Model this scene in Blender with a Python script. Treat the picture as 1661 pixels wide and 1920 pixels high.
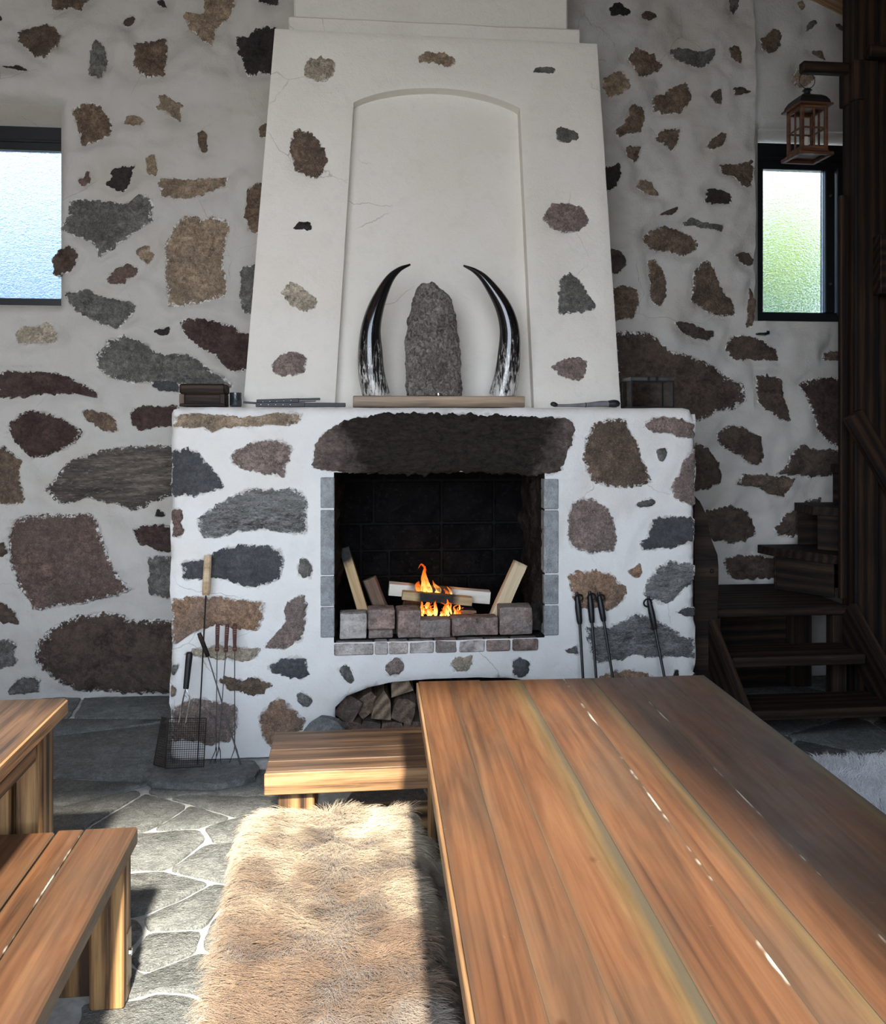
import bpy, bmesh, math, random
import numpy as np
from mathutils import Vector, Matrix, noise
from mathutils.geometry import delaunay_2d_cdt

random.seed(7)
rng = np.random.default_rng(7)
scene = bpy.context.scene
COL = scene.collection
for o in list(bpy.data.objects):
    bpy.data.objects.remove(o)

# ------------------------------------------------------------------ camera
YAW = math.radians(6.0)
CS, SN = math.cos(YAW), math.sin(YAW)
FOC, HOR, EYE = 1664.0, 795.0, 1.6
cam_d = bpy.data.cameras.new('camera')
cam_d.sensor_fit = 'HORIZONTAL'
cam_d.sensor_width = 36.0
cam_d.lens = 36.0 * FOC / 1661.0
cam_d.shift_y = -(960.0 - HOR) / 1661.0
cam_d.clip_start = 0.05
cam = bpy.data.objects.new('camera', cam_d)
COL.objects.link(cam)
cam.location = (0, 0, EYE)
cam.rotation_euler = (math.radians(90), 0, -YAW)
scene.camera = cam

# ------------------------------------------------------------------ world, sun, exposure
vs = scene.view_settings
vs.view_transform = 'Standard'
vs.look = 'None'
vs.gamma = 1.0
vs.use_curve_mapping = False
vs.exposure = 3.0
cy = scene.cycles
cy.max_bounces = 4
cy.diffuse_bounces = 3
cy.glossy_bounces = 2
cy.transmission_bounces = 4
cy.transparent_max_bounces = 6
cy.caustics_reflective = False
cy.caustics_refractive = False
cy.use_adaptive_sampling = True
cy.adaptive_threshold = 0.08
world = bpy.data.worlds.new('sky')
scene.world = world
world.use_nodes = True
wn, wl = world.node_tree.nodes, world.node_tree.links
wn.clear()
w_out = wn.new('ShaderNodeOutputWorld')
w_bg = wn.new('ShaderNodeBackground')
w_bg.inputs['Strength'].default_value = 1.0
w_tc = wn.new('ShaderNodeTexCoord')
w_sep = wn.new('ShaderNodeSeparateXYZ')
w_mr = wn.new('ShaderNodeMapRange')
w_mr.inputs['From Min'].default_value = -0.02
w_mr.inputs['From Max'].default_value = 0.75
w_mix = wn.new('ShaderNodeMixRGB')
w_mix.inputs['Color1'].default_value = (0.93, 0.99, 1.08, 1)
w_mix.inputs['Color2'].default_value = (0.55, 0.77, 1.10, 1)
wl.new(w_tc.outputs['Generated'], w_sep.inputs[0])
wl.new(w_sep.outputs['Z'], w_mr.inputs['Value'])
wl.new(w_mr.outputs[0], w_mix.inputs['Fac'])
wl.new(w_mix.outputs[0], w_bg.inputs['Color'])
wl.new(w_bg.outputs[0], w_out.inputs['Surface'])

sun_d = bpy.data.lights.new('sun', 'SUN')
sun_d.energy = 1.8
sun_d.color = (1.0, 0.92, 0.80)
sun_d.angle = math.radians(3.4)
sun = bpy.data.objects.new('sun', sun_d)
COL.objects.link(sun)
SUN_DIR = Vector((-0.045, 0.53, -0.44)).normalized()
sun.rotation_euler = SUN_DIR.to_track_quat('-Z', 'Y').to_euler()

# the big opening behind the camera: daylight comes in here
OPX0, OPX1, OPZ0, OPZ1, YFRONT = -2.7, 1.02, 0.55, 3.80, -0.55
po_d = bpy.data.lights.new('opening_portal', 'AREA')
po_d.shape = 'RECTANGLE'
po_d.size = OPX1 - OPX0
po_d.size_y = OPZ1 - OPZ0
po_d.cycles.is_portal = True
po = bpy.data.objects.new('opening_portal', po_d)
COL.objects.link(po)
po.location = ((OPX0 + OPX1) / 2, YFRONT - 0.3, (OPZ0 + OPZ1) / 2)
po.rotation_euler = (math.radians(90), 0, 0)   # faces +Y, into the room

# ------------------------------------------------------------------ helpers
def ray(px, py):
    xc = (px - 830.5) / FOC
    yc = (HOR - py) / FOC
    return Vector((CS * xc + SN, -SN * xc + CS, yc))
def onY(px, py, Y):
    d = ray(px, py)
    t = Y / d.y
    return Vector((d.x * t, Y, EYE + d.z * t))
def onZ(px, py, z):
    d = ray(px, py)
    t = (z - EYE) / d.z
    return Vector((d.x * t, d.y * t, z))
def onP(px, py, P0, N):
    d = ray(px, py)
    t = (Vector(P0) - Vector((0, 0, EYE))).dot(N) / d.dot(N)
    return Vector((0, 0, EYE)) + d * t

def fbm(x, y, z=0.0, oct=4):
    return noise.fractal(Vector((x, y, z)), 0.9, 2.0, oct)

def wmat(o):
    return o.matrix_basis.copy()
def link(o, parent=None):
    COL.objects.link(o)
    if parent is not None:
        o.parent = parent
        o.matrix_parent_inverse = wmat(parent).inverted()
    return o
def mesh_obj(name, verts, faces, mat, parent=None, smooth=35.0, matrix=None):
    me = bpy.data.meshes.new(name)
    me.from_pydata([tuple(v) for v in verts], [], faces)
    me.update()
    return mesh_link(name, me, mat, parent, smooth, matrix)
def mesh_link(name, me, mat, parent=None, smooth=35.0, matrix=None):
    if mat is not None:
        me.materials.append(mat)
    if smooth:
        me.shade_smooth()
        me.set_sharp_from_angle(angle=math.radians(smooth))
    o = bpy.data.objects.new(name, me)
    if matrix is not None:
        o.matrix_basis = matrix
    return link(o, parent)
def bm_obj(name, bm, mat, parent=None, smooth=35.0, matrix=None):
    me = bpy.data.meshes.new(name)
    bmesh.ops.recalc_face_normals(bm, faces=bm.faces)
    bm.to_mesh(me)
    bm.free()
    return mesh_link(name, me, mat, parent, smooth, matrix)
def tag(o, label, cat, group=None):
    o['label'] = label
    o['category'] = cat
    if group:
        o['group'] = group
    return o
def struct(o):
    o['kind'] = 'structure'
    return o
def empty(name, loc, label=None, cat=None, group=None):
    e = bpy.data.objects.new(name, None)
    e.empty_display_size = 0.1
    e.matrix_basis = Matrix.Translation(Vector(loc))
    COL.objects.link(e)
    if label:
        tag(e, label, cat, group)
    return e

def frame(p0, xdir, up):
    x = Vector(xdir).normalized()
    z = Vector(up)
    z = (z - x * z.dot(x)).normalized()
    y = z.cross(x)
    m = Matrix((x, y, z)).transposed().to_4x4()
    m.translation = Vector(p0)
    return m
def box_bm(sx, sy, sz, bevel=0.004, seg=1, x0=None, jit=0.0, sub=0):
    """box, x from 0..sx, y,z centred"""
    bm = bmesh.new()
    bmesh.ops.create_cube(bm, size=1.0)
    for v in bm.verts:
        v.co = Vector(((v.co.x + 0.5) * sx, v.co.y * sy, v.co.z * sz))
    if bevel:
        bmesh.ops.bevel(bm, geom=list(bm.edges), offset=min(bevel, 0.45 * min(sx, sy, sz)), segments=seg, profile=0.5, affect='EDGES')
    if sub:
        bmesh.ops.subdivide_edges(bm, edges=list(bm.edges), cuts=sub, use_grid_fill=True)
    if jit:
        for v in bm.verts:
            n = noise.noise_vector(v.co * 9.0 + Vector((random.random() * 0.0, 3.1, 1.7)))
            v.co += n * jit
    return bm
def beam(name, p0, p1, w, t, mat, parent=None, up=(0, 0, 1), bevel=0.004, jit=0.0, sub=0, seg=1):
    p0, p1 = Vector(p0), Vector(p1)
    bm = box_bm((p1 - p0).length, w, t, bevel, seg, jit=jit, sub=sub)
    return bm_obj(name, bm, mat, parent, 35, frame(p0, p1 - p0, up))
def box(name, lo, hi, mat, parent=None, bevel=0.004, axis='X', jit=0.0, sub=0):
    """axis aligned box whose grain (local X) runs along axis"""
    lo, hi = Vector(lo), Vector(hi)
    c = (lo + hi) / 2
    d = hi - lo
    if axis == 'X':
        return beam(name, (lo.x, c.y, c.z), (hi.x, c.y, c.z), d.y, d.z, mat, parent, (0, 0, 1), bevel, jit, sub)
    if axis == 'Y':
        return beam(name, (c.x, lo.y, c.z), (c.x, hi.y, c.z), d.x, d.z, mat, parent, (0, 0, 1), bevel, jit, sub)
    return beam(name, (c.x, c.y, lo.z), (c.x, c.y, hi.z), d.x, d.y, mat, parent, (0, -1, 0), bevel, jit, sub)

def tube_data(pts, rad, n=8, caps=True, twist=0.0):
    pts = [Vector(p) for p in pts]
    if not hasattr(rad, '__len__'):
        rad = [rad] * len(pts)
    V, Fc = [], []
    t0 = (pts[1] - pts[0]).normalized()
    a = Vector((0, 0, 1)) if abs(t0.z) < 0.9 else Vector((1, 0, 0))
    u = t0.cross(a).normalized()
    for i, p in enumerate(pts):
        if i == 0:
            t = pts[1] - pts[0]
        elif i == len(pts) - 1:
            t = pts[-1] - pts[-2]
        else:
            t = pts[i + 1] - pts[i - 1]
        t.normalize()
        u = (u - t * u.dot(t)).normalized()
        w = t.cross(u)
        for k in range(n):
            an = 2 * math.pi * k / n + twist
            V.append(p + (u * math.cos(an) + w * math.sin(an)) * rad[i])
    for i in range(len(pts) - 1):
        for k in range(n):
            k2 = (k + 1) % n
            Fc.append((i * n + k, i * n + k2, (i + 1) * n + k2, (i + 1) * n + k))
    if caps:
        Fc.append(tuple(range(n - 1, -1, -1)))
        b = (len(pts) - 1) * n
        Fc.append(tuple(range(b, b + n)))
    return V, Fc
class MB:
    def __init__(s):
        s.v, s.f = [], []
    def add(s, V, Fc):
        o = len(s.v)
        s.v += [Vector(v) for v in V]
        s.f += [tuple(i + o for i in f) for f in Fc]
        return s
    def tube(s, pts, rad, n=8, caps=True):
        return s.add(*tube_data(pts, rad, n, caps))
    def box(s, lo, hi):
        x0, y0, z0 = lo
        x1, y1, z1 = hi
        V = [(x0, y0, z0), (x1, y0, z0), (x1, y1, z0), (x0, y1, z0), (x0, y0, z1), (x1, y0, z1), (x1, y1, z1), (x0, y1, z1)]
        return s.add(V, [(3, 2, 1, 0), (4, 5, 6, 7), (0, 1, 5, 4), (1, 2, 6, 5), (2, 3, 7, 6), (3, 0, 4, 7)])
    def build(s, name, mat, parent=None, smooth=35.0, matrix=None):
        return mesh_obj(name, s.v, s.f, mat, parent, smooth, matrix)
def smooth_path(pts, n=24):
    """Catmull-Rom through points (tuples of any length)"""
    P = [np.array(p, float) for p in pts]
    P = [2 * P[0] - P[1]] + P + [2 * P[-1] - P[-2]]
    out = []
    m = len(P) - 3
    for k in range(n + 1):
        s = k / n * m
        i = min(int(s), m - 1)
        t = s - i
        a, b, c, d = P[i:i + 4]
        out.append(0.5 * ((2 * b) + (-a + c) * t + (2 * a - 5 * b + 4 * c - d) * t * t + (-a + 3 * b - 3 * c + d) * t ** 3))
    return out
def lathe(profile, n=16, center=(0, 0, 0)):
    """profile list of (r,z)"""
    V, Fc = [], []
    for r, z in profile:
        for k in range(n):
            a = 2 * math.pi * k / n
            V.append((center[0] + r * math.cos(a), center[1] + r * math.sin(a), center[2] + z))
    for i in range(len(profile) - 1):
        for k in range(n):
            k2 = (k + 1) % n
            Fc.append((i * n + k, i * n + k2, (i + 1) * n + k2, (i + 1) * n + k))
    Fc.append(tuple(range(n - 1, -1, -1)))
    b = (len(profile) - 1) * n
    Fc.append(tuple(range(b, b + n)))
    return V, Fc

# ------------------------------------------------------------------ materials
def new_mat(name):
    m = bpy.data.materials.new(name)
    m.use_nodes = True
    nt = m.node_tree
    return m, nt.nodes, nt.links, nt.nodes['Principled BSDF']
class NB:
    """small node builder"""
    def __init__(s, name):
        s.m, s.n, s.l, s.p = new_mat(name)
        s.tc = s.n.new('ShaderNodeTexCoord')
    def node(s, t, **kw):
        n = s.n.new(t)
        for k, v in kw.items():
            setattr(n, k, v)
        return n
    def mapping(s, scale=(1, 1, 1), src='Object', rand=0.0):
        mp = s.node('ShaderNodeMapping')
        mp.inputs['Scale'].default_value = scale
        s.l.new(s.tc.outputs[src], mp.inputs['Vector'])
        if rand:
            oi = s.node('ShaderNodeObjectInfo')
            mul = s.node('ShaderNodeMath', operation='MULTIPLY')
            mul.inputs[1].default_value = rand
            s.l.new(oi.outputs['Random'], mul.inputs[0])
            cb = s.node('ShaderNodeCombineXYZ')
            for i in range(3):
                s.l.new(mul.outputs[0], cb.inputs[i])
            s.l.new(cb.outputs[0], mp.inputs['Location'])
        return mp.outputs[0]
    def noise(s, vec, scale=5, detail=5, rough=0.55, dist=0.0):
        n = s.node('ShaderNodeTexNoise')
        n.inputs['Scale'].default_value = scale
        n.inputs['Detail'].default_value = detail
        n.inputs['Roughness'].default_value = rough
        n.inputs['Distortion'].default_value = dist
        s.l.new(vec, n.inputs['Vector'])
        return n.outputs['Fac']
    def ramp(s, fac, stops):
        r = s.node('ShaderNodeValToRGB')
        e = r.color_ramp.elements
        e[0].position, e[1].position = stops[0][0], stops[-1][0]
        for p, c in stops[1:-1]:
            e.new(p)
        for i, (p, c) in enumerate(stops):
            c = c if hasattr(c, '__len__') else (c, c, c)
            e[i].position = p
            e[i].color = (c[0], c[1], c[2], 1)
        s.l.new(fac, r.inputs['Fac'])
        return r.outputs['Color']
    def mix(s, fac, a, b, mode='MIX'):
        n = s.node('ShaderNodeMixRGB', blend_type=mode)
        for sock, v in ((n.inputs['Fac'], fac), (n.inputs['Color1'], a), (n.inputs['Color2'], b)):
            if hasattr(v, 'is_output') or isinstance(v, bpy.types.NodeSocket):
                s.l.new(v, sock)
            elif hasattr(v, '__len__'):
                sock.default_value = (v[0], v[1], v[2], 1)
            else:
                sock.default_value = v
        return n.outputs[0]
    def math(s, op, a, b=0.0):
        n = s.node('ShaderNodeMath', operation=op)
        for i, v in enumerate((a, b)):
            if isinstance(v, bpy.types.NodeSocket):
                s.l.new(v, n.inputs[i])
            else:
                n.inputs[i].default_value = v
        return n.outputs[0]
    def sep(s, vec):
        n = s.node('ShaderNodeSeparateXYZ')
        s.l.new(vec, n.inputs[0])
        return n.outputs
    def attr(s, name):
        n = s.node('ShaderNodeAttribute', attribute_name=name)
        return n
    def bump(s, h, strength=0.3, dist=0.01):
        b = s.node('ShaderNodeBump')
        b.inputs['Strength'].default_value = strength
        b.inputs['Distance'].default_value = dist
        s.l.new(h, b.inputs['Height'])
        s.l.new(b.outputs[0], s.p.inputs['Normal'])
    def color(s, c):
        if isinstance(c, bpy.types.NodeSocket):
            s.l.new(c, s.p.inputs['Base Color'])
        else:
            s.p.inputs['Base Color'].default_value = (c[0], c[1], c[2], 1)
    def rough(s, r):
        if isinstance(r, bpy.types.NodeSocket):
            s.l.new(r, s.p.inputs['Roughness'])
        else:
            s.p.inputs['Roughness'].default_value = r

PLASTER = (0.80, 0.785, 0.75)
def make_plaster(name, c=PLASTER, dirt=0.35, cream=(0.72, 0.66, 0.56)):
    b = NB(name)
    v = b.mapping()
    n1 = b.noise(v, 2.2, 3, 0.6)
    n2 = b.noise(v, 14, 4, 0.65)
    n3 = b.noise(v, 90, 3, 0.6)
    f1 = b.ramp(n1, [(0.48, 0.0), (0.72, dirt)])
    col = b.mix(f1, c, cream)
    f2 = b.ramp(n2, [(0.52, 0.0), (0.75, 0.22)])
    col = b.mix(f2, col, tuple(x * 0.72 for x in c))
    f3 = b.ramp(n3, [(0.70, 0.0), (0.80, 0.25)])
    col = b.mix(f3, col, (0.45, 0.43, 0.40))
    vc = b.node('ShaderNodeTexVoronoi', feature='DISTANCE_TO_EDGE')
    vc.inputs['Scale'].default_value = 1.7
    dn = b.node('ShaderNodeTexNoise')
    dn.inputs['Scale'].default_value = 5.0
    dn.inputs['Detail'].default_value = 5.0
    b.l.new(v, dn.inputs['Vector'])
    va = b.node('ShaderNodeMixRGB', blend_type='ADD')
    va.inputs['Fac'].default_value = 0.13
    b.l.new(v, va.inputs['Color1'])
    b.l.new(dn.outputs['Color'], va.inputs['Color2'])
    b.l.new(va.outputs[0], vc.inputs['Vector'])
    ck = b.math('MULTIPLY', b.ramp(vc.outputs['Distance'], [(0.0015, 1.0), (0.004, 0.0)]), b.ramp(b.noise(v, 1.9, 3, 0.5), [(0.55, 0.0), (0.62, 0.6)]))
    col = b.mix(ck, col, (0.20, 0.17, 0.14))
    nr = b.math('ADD', b.attr('near').outputs['Fac'], b.math('MULTIPLY', b.math('SUBTRACT', b.noise(v, 34, 4, 0.7), 0.5), 1.6))
    col = b.mix(b.ramp(nr, [(0.72, 0.0), (1.0, 0.55)]), col, (0.36, 0.31, 0.265))
    b.color(col)
    b.rough(0.9)
    b.bump(b.math('ADD', b.math('MULTIPLY', n2, 0.8), b.math('MULTIPLY', n3, 0.35)), 0.5, 0.016)
    return b.m
M_PLASTER = make_plaster('limewashed_plaster')
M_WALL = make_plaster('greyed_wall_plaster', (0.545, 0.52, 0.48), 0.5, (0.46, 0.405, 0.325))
M_HOOD = make_plaster('smooth_plaster', (0.82, 0.775, 0.695), 0.35, (0.74, 0.66, 0.54))

def make_stone(name, c, c2=None, speck=0.5, stretch=(1, 1, 1), scale=38, wash=0.95, contrast=1.0):
    c2 = c2 or tuple(x * 0.6 for x in c)
    b = NB(name)
    v = b.mapping(stretch, rand=13.0)
    big = b.noise(v, 5.5, 3, 0.65)
    m1 = b.noise(v, scale, 4, 0.75, 0.0)
    m2 = b.noise(v, scale * 0.33, 4, 0.7, 0.5)
    mid = b.math('ADD', b.math('MULTIPLY', m1, 0.55), b.math('MULTIPLY', m2, 0.45))
    fin = b.noise(v, scale * 3.6, 2, 0.7)
    lo = tuple(x * (1 - 0.66 * contrast) for x in c)
    hi = tuple(min(1, x * (1 + 1.05 * contrast)) for x in c)
    col = b.ramp(mid, [(0.36, lo), (0.5, c), (0.65, hi)])
    col = b.mix(b.ramp(big, [(0.42, 0.0), (0.62, 0.75)]), col, b.ramp(mid, [(0.3, tuple(x * 0.6 for x in c2)), (0.7, tuple(x * 1.4 for x in c2))]))
    col = b.mix(b.ramp(fin, [(0.60, 0.0), (0.68, speck)]), col, tuple(min(1, x * 2.4 + 0.03) for x in c))
    col = b.mix(b.ramp(fin, [(0.34, speck), (0.42, 0.0)]), col, tuple(x * 0.25 for x in c))
    ed = b.attr('edge').outputs['Fac']
    n = b.noise(b.mapping(), 48, 5, 0.78)
    e2 = b.math('ADD', ed, b.math('MULTIPLY', b.math('SUBTRACT', n, 0.5), 2.6))
    col = b.mix(b.ramp(e2, [(0.86, 0.0), (1.02, wash)]), col, PLASTER)
    b.color(col)
    b.rough(0.8)
    b.bump(b.math('ADD', b.math('MULTIPLY', mid, 1.6), b.math('MULTIPLY', fin, 0.4)), 0.8, 0.02)
    return b.m
STONE = {
    'brown': make_stone('brown_stone', (0.165, 0.115, 0.080), (0.085, 0.065, 0.050)),
    'red': make_stone('red_brown_stone', (0.150, 0.098, 0.080), (0.115, 0.088, 0.072)),
    'maroon': make_stone('maroon_stone', (0.060, 0.037, 0.031), (0.085, 0.058, 0.048), speck=0.3),
    'grey': make_stone('grey_stone', (0.150, 0.145, 0.130), (0.10, 0.095, 0.085)),
    'dark': make_stone('dark_stone', (0.030, 0.026, 0.025), (0.045, 0.032, 0.028), speck=0.3),
    'slate': make_stone('slate_blue_stone', (0.092, 0.095, 0.099), (0.065, 0.067, 0.07), speck=0.35, contrast=0.6, scale=60),
    'tan': make_stone('tan_stone', (0.30, 0.225, 0.155), (0.21, 0.16, 0.115)),
    'pink': make_stone('pink_granite', (0.27, 0.205, 0.175), (0.20, 0.16, 0.145), speck=0.7, scale=70),
    'beige': make_stone('beige_stone', (0.46, 0.39, 0.30), (0.36, 0.30, 0.22), speck=0.6, scale=60),
    'gneiss': make_stone('banded_gneiss', (0.16, 0.16, 0.155), (0.22, 0.22, 0.21), speck=0.9, stretch=(0.5, 1, 1.5), scale=46, contrast=1.25),
    'orange': make_stone('orange_granite', (0.32, 0.20, 0.125), (0.22, 0.16, 0.13), speck=0.6, scale=60),
    'layer': make_stone('layered_brown_stone', (0.135, 0.110, 0.090), (0.05, 0.045, 0.042), stretch=(0.35, 1, 2.2), scale=16),
    'soil': make_stone('dark_brown_stone', (0.075, 0.052, 0.040), (0.11, 0.08, 0.06), speck=0.35),
}

def make_wood(name, dark, mid, light, rough=0.5, grain=1.0, ring=0.5, coat=0.0, blotch=None, spec=0.5):
    """grain along local X"""
    b = NB(name)
    v = b.mapping((0.9, 9.0, 9.0), rand=21.0)
    vb = b.mapping((0.5, 2.2, 2.2), rand=9.0)
    vf = b.mapping((2.5, 70.0, 70.0), rand=5.0)
    g = b.noise(v, 2.2, 4, 0.62, 0.8)
    f = b.noise(vf, 2.0, 2, 0.6)
    big = b.noise(vb, 1.8, 4, 0.6)
    w = b.node('ShaderNodeTexWave', wave_type='RINGS', rings_direction='X')
    w.inputs['Scale'].default_value = 3.2
    w.inputs['Distortion'].default_value = 5.0
    w.inputs['Detail'].default_value = 3.0
    w.inputs['Detail Scale'].default_value = 0.8
    b.l.new(b.mapping((0.12, 2.3, 2.3), rand=3.0), w.inputs['Vector'])
    fac = b.math('ADD', b.math('MULTIPLY', g, 1.0 - 0.5 * ring), b.math('MULTIPLY', w.outputs['Fac'], 0.5 * ring))
    fac = b.math('ADD', fac, b.math('MULTIPLY', b.math('SUBTRACT', f, 0.5), 0.6 * grain))
    col = b.ramp(fac, [(0.25, dark), (0.5, mid), (0.78, light)])
    bl = blotch or tuple(x * 0.45 for x in mid)
    col = b.mix(b.ramp(big, [(0.45, 0.0), (0.68, 0.75)]), col, b.ramp(fac, [(0.25, tuple(x * 0.6 for x in bl)), (0.8, tuple(x * 1.3 for x in bl))]))
    b.color(col)
    b.rough(b.ramp(fac, [(0.2, rough + 0.12), (0.8, rough)]) if rough < 0.85 else rough)
    b.p.inputs['Coat Weight'].default_value = coat
    b.p.inputs['Coat Roughness'].default_value = 0.28
    b.p.inputs['Specular IOR Level'].default_value = spec
    b.bump(fac, 0.25 * grain, 0.006)
    return b.m
W_HONEY = make_wood('honey_stained_pine', (0.040, 0.020, 0.010), (0.235, 0.125, 0.048), (0.46, 0.27, 0.115), 0.45, ring=0.9, blotch=(0.16, 0.085, 0.035))
W_EDGE = make_wood('worn_plank_edge', (0.10, 0.055, 0.025), (0.36, 0.19, 0.085), (0.55, 0.33, 0.16), 0.4, ring=0.5)
W_BENCH = make_wood('bench_brown_pine', (0.045, 0.028, 0.018), (0.115, 0.065, 0.036), (0.20, 0.115, 0.06), 0.36, ring=0.5, coat=0.12, blotch=(0.05, 0.042, 0.034))
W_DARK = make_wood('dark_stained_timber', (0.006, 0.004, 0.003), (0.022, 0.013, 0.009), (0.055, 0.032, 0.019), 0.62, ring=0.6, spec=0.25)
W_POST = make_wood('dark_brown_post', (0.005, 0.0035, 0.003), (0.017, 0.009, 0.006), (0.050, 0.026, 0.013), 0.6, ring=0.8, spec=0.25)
W_FRESH = make_wood('fresh_split_wood', (0.36, 0.24, 0.13), (0.58, 0.43, 0.26), (0.74, 0.60, 0.42), 0.7, ring=0.4, blotch=(0.46, 0.30, 0.16))
W_PALE = make_wood('pale_birch_wood', (0.52, 0.45, 0.36), (0.70, 0.63, 0.53), (0.80, 0.74, 0.65), 0.7, ring=0.2, blotch=(0.6, 0.52, 0.42))
W_BARKY = make_wood('bark_faced_firewood', (0.06, 0.038, 0.026), (0.17, 0.11, 0.075), (0.33, 0.235, 0.16), 0.85, ring=0.2, blotch=(0.09, 0.07, 0.058))
W_PLANK = make_wood('smoked_oak_plank', (0.10, 0.065, 0.04), (0.24, 0.165, 0.10), (0.42, 0.31, 0.20), 0.5, ring=0.9, blotch=(0.22, 0.15, 0.095))
W_LANT = make_wood('red_brown_lantern_wood', (0.035, 0.014, 0.008), (0.11, 0.045, 0.022), (0.20, 0.085, 0.04), 0.45, ring=0.3)
W_CEIL = make_wood('ceiling_pine_board', (0.22, 0.12, 0.06), (0.38, 0.22, 0.11), (0.48, 0.30, 0.16), 0.55, ring=0.5)

def make_tabletop(name, gold=0.0, crack_glint=0.0):
    """plank along local X; Generated Y runs across the plank"""
    b = NB(name)
    v = b.mapping((0.7, 8.0, 8.0), rand=21.0)
    g = b.noise(v, 2.0, 6, 0.6, 0.9)
    f = b.noise(b.mapping((1.6, 60, 60), rand=5.0), 2.0, 4, 0.6)
    big = b.noise(b.mapping((0.8, 2.4, 2.4), rand=9.0), 1.7, 4, 0.6)
    g3 = b.noise(b.mapping((0.35, 26, 26), rand=31.0), 2.0, 5, 0.65, 0.5)
    fac = b.math('ADD', b.math('MULTIPLY', g, 0.55), b.math('ADD', b.math('MULTIPLY', g3, 0.3), b.math('MULTIPLY', f, 0.15)))
    red = b.ramp(fac, [(0.34, (0.058, 0.026, 0.014)), (0.5, (0.142, 0.063, 0.029)), (0.66, (0.225, 0.110, 0.050))])
    brn = b.ramp(fac, [(0.34, (0.050, 0.030, 0.019)), (0.66, (0.135, 0.080, 0.047))])
    gld = b.ramp(fac, [(0.34, (0.085, 0.054, 0.022)), (0.66, (0.205, 0.135, 0.060))])
    gry = b.ramp(fac, [(0.28, (0.050, 0.043, 0.030)), (0.75, (0.105, 0.088, 0.058))])
    col = b.mix(b.ramp(big, [(0.45, 0.0), (0.62, 0.8)]), red, brn)
    y = b.sep(b.tc.outputs['Generated'])[1]
    yn = b.math('ADD', y, b.math('MULTIPLY', b.math('SUBTRACT', big, 0.5), 0.55))
    if gold:
        col = b.mix(b.ramp(yn, [(0.10, gold), (0.45, 0.0)]), col, gld)
        col = b.mix(b.ramp(yn, [(0.02, gold * 0.9), (0.13, 0.0)]), col, gry)
    edge = b.math('ABSOLUTE', b.math('SUBTRACT', y, 0.5))
    col = b.mix(b.ramp(edge, [(0.40, 0.0), (0.495, 0.35)]), col, gry)
    x = b.sep(b.mapping((1.0, 1, 1)))[0]
    if crack_glint:
        n2 = b.noise(b.mapping((3.0, 0.3, 0.3)), 1.6, 3, 0.6)
        yc_ = b.math('ADD', y, b.math('MULTIPLY', b.math('SUBTRACT', b.noise(b.mapping((6, 1, 1)), 2.0, 4, 0.6), 0.5), 0.10))
        cf = b.math('MULTIPLY', b.ramp(yc_, [(0.02, 1.0), (0.045, 0.0)]), b.ramp(n2, [(0.50, 0.0), (0.58, crack_glint)]))
        col = b.mix(cf, col, (0.62, 0.56, 0.45))  # pale crack edges: worn wood, with the glints painted into the colour
    # knots and scuffs
    vo = b.node('ShaderNodeTexVoronoi')
    vo.inputs['Scale'].default_value = 3.2
    vo.inputs['Randomness'].default_value = 1.0
    b.l.new(b.mapping((1.0, 1.6, 0.0), rand=17.0), vo.inputs['Vector'])
    kn = b.ramp(vo.outputs['Distance'], [(0.025, 0.8), (0.06, 0.0)])
    col = b.mix(kn, col, (0.075, 0.028, 0.014))
    sc = b.noise(b.mapping((30, 9, 9), rand=3.0), 3.0, 3, 0.7)
    col = b.mix(b.ramp(sc, [(0.73, 0.0), (0.78, 0.5)]), col, (0.40, 0.30, 0.20))
    b.color(col)
    rr = b.noise(b.mapping((3, 10, 10)), 3.0, 5, 0.6)
    b.rough(b.ramp(rr, [(0.3, 0.33), (0.75, 0.48)]))
    b.p.inputs['Specular IOR Level'].default_value = 0.45
    b.bump(b.math('ADD', fac, b.math('MULTIPLY', sc, 0.15)), 0.14, 0.004)
    return b.m
TT_RED = make_tabletop('table_plank_red_brown')
TT_GOLD = make_tabletop('table_plank_golden_edge', gold=0.95)
TT_CRACK_GLINT = make_tabletop('table_plank_crack_glint', crack_glint=0.95)

def simple(name, c, rough=0.5, metal=0.0, spec=0.5):
    b = NB(name)
    n = b.noise(b.mapping(), 30, 4, 0.6)
    b.color(b.ramp(n, [(0.3, tuple(x * 0.75 for x in c)), (0.7, tuple(min(1, x * 1.2) for x in c))]))
    b.rough(rough)
    b.p.inputs['Metallic'].default_value = metal
    b.p.inputs['Specular IOR Level'].default_value = spec
    return b.m
M_IRON = simple('black_wrought_iron', (0.010, 0.010, 0.011), 0.45, 0.0, 0.35)
M_STEEL = simple('bright_steel_wire', (0.72, 0.72, 0.72), 0.22, 1.0)
M_RUST = simple('sooty_grill_wire', (0.045, 0.032, 0.026), 0.6, 0.5)
M_ROD = simple('dull_grey_steel', (0.16, 0.155, 0.15), 0.45, 0.8)
M_BRACKET = simple('aged_brass_bracket', (0.30, 0.25, 0.18), 0.4, 0.9)
M_BLACK = simple('black_plastic', (0.008, 0.009, 0.011), 0.5)
M_FRAME = simple('black_window_frame', (0.006, 0.007, 0.009), 0.4)
M_CORD = simple('dark_cord', (0.02, 0.02, 0.02), 0.7)
M_CANDLE = simple('ivory_candle', (0.75, 0.70, 0.58), 0.6)
M_ASH = simple('pale_ash', (0.28, 0.27, 0.26), 0.95)
M_TILE = make_stone('grey_slate_tile', (0.27, 0.285, 0.29), (0.34, 0.355, 0.36), speck=0.2, stretch=(1, 1, 0.5), scale=25, wash=0.0, contrast=0.5)
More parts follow.
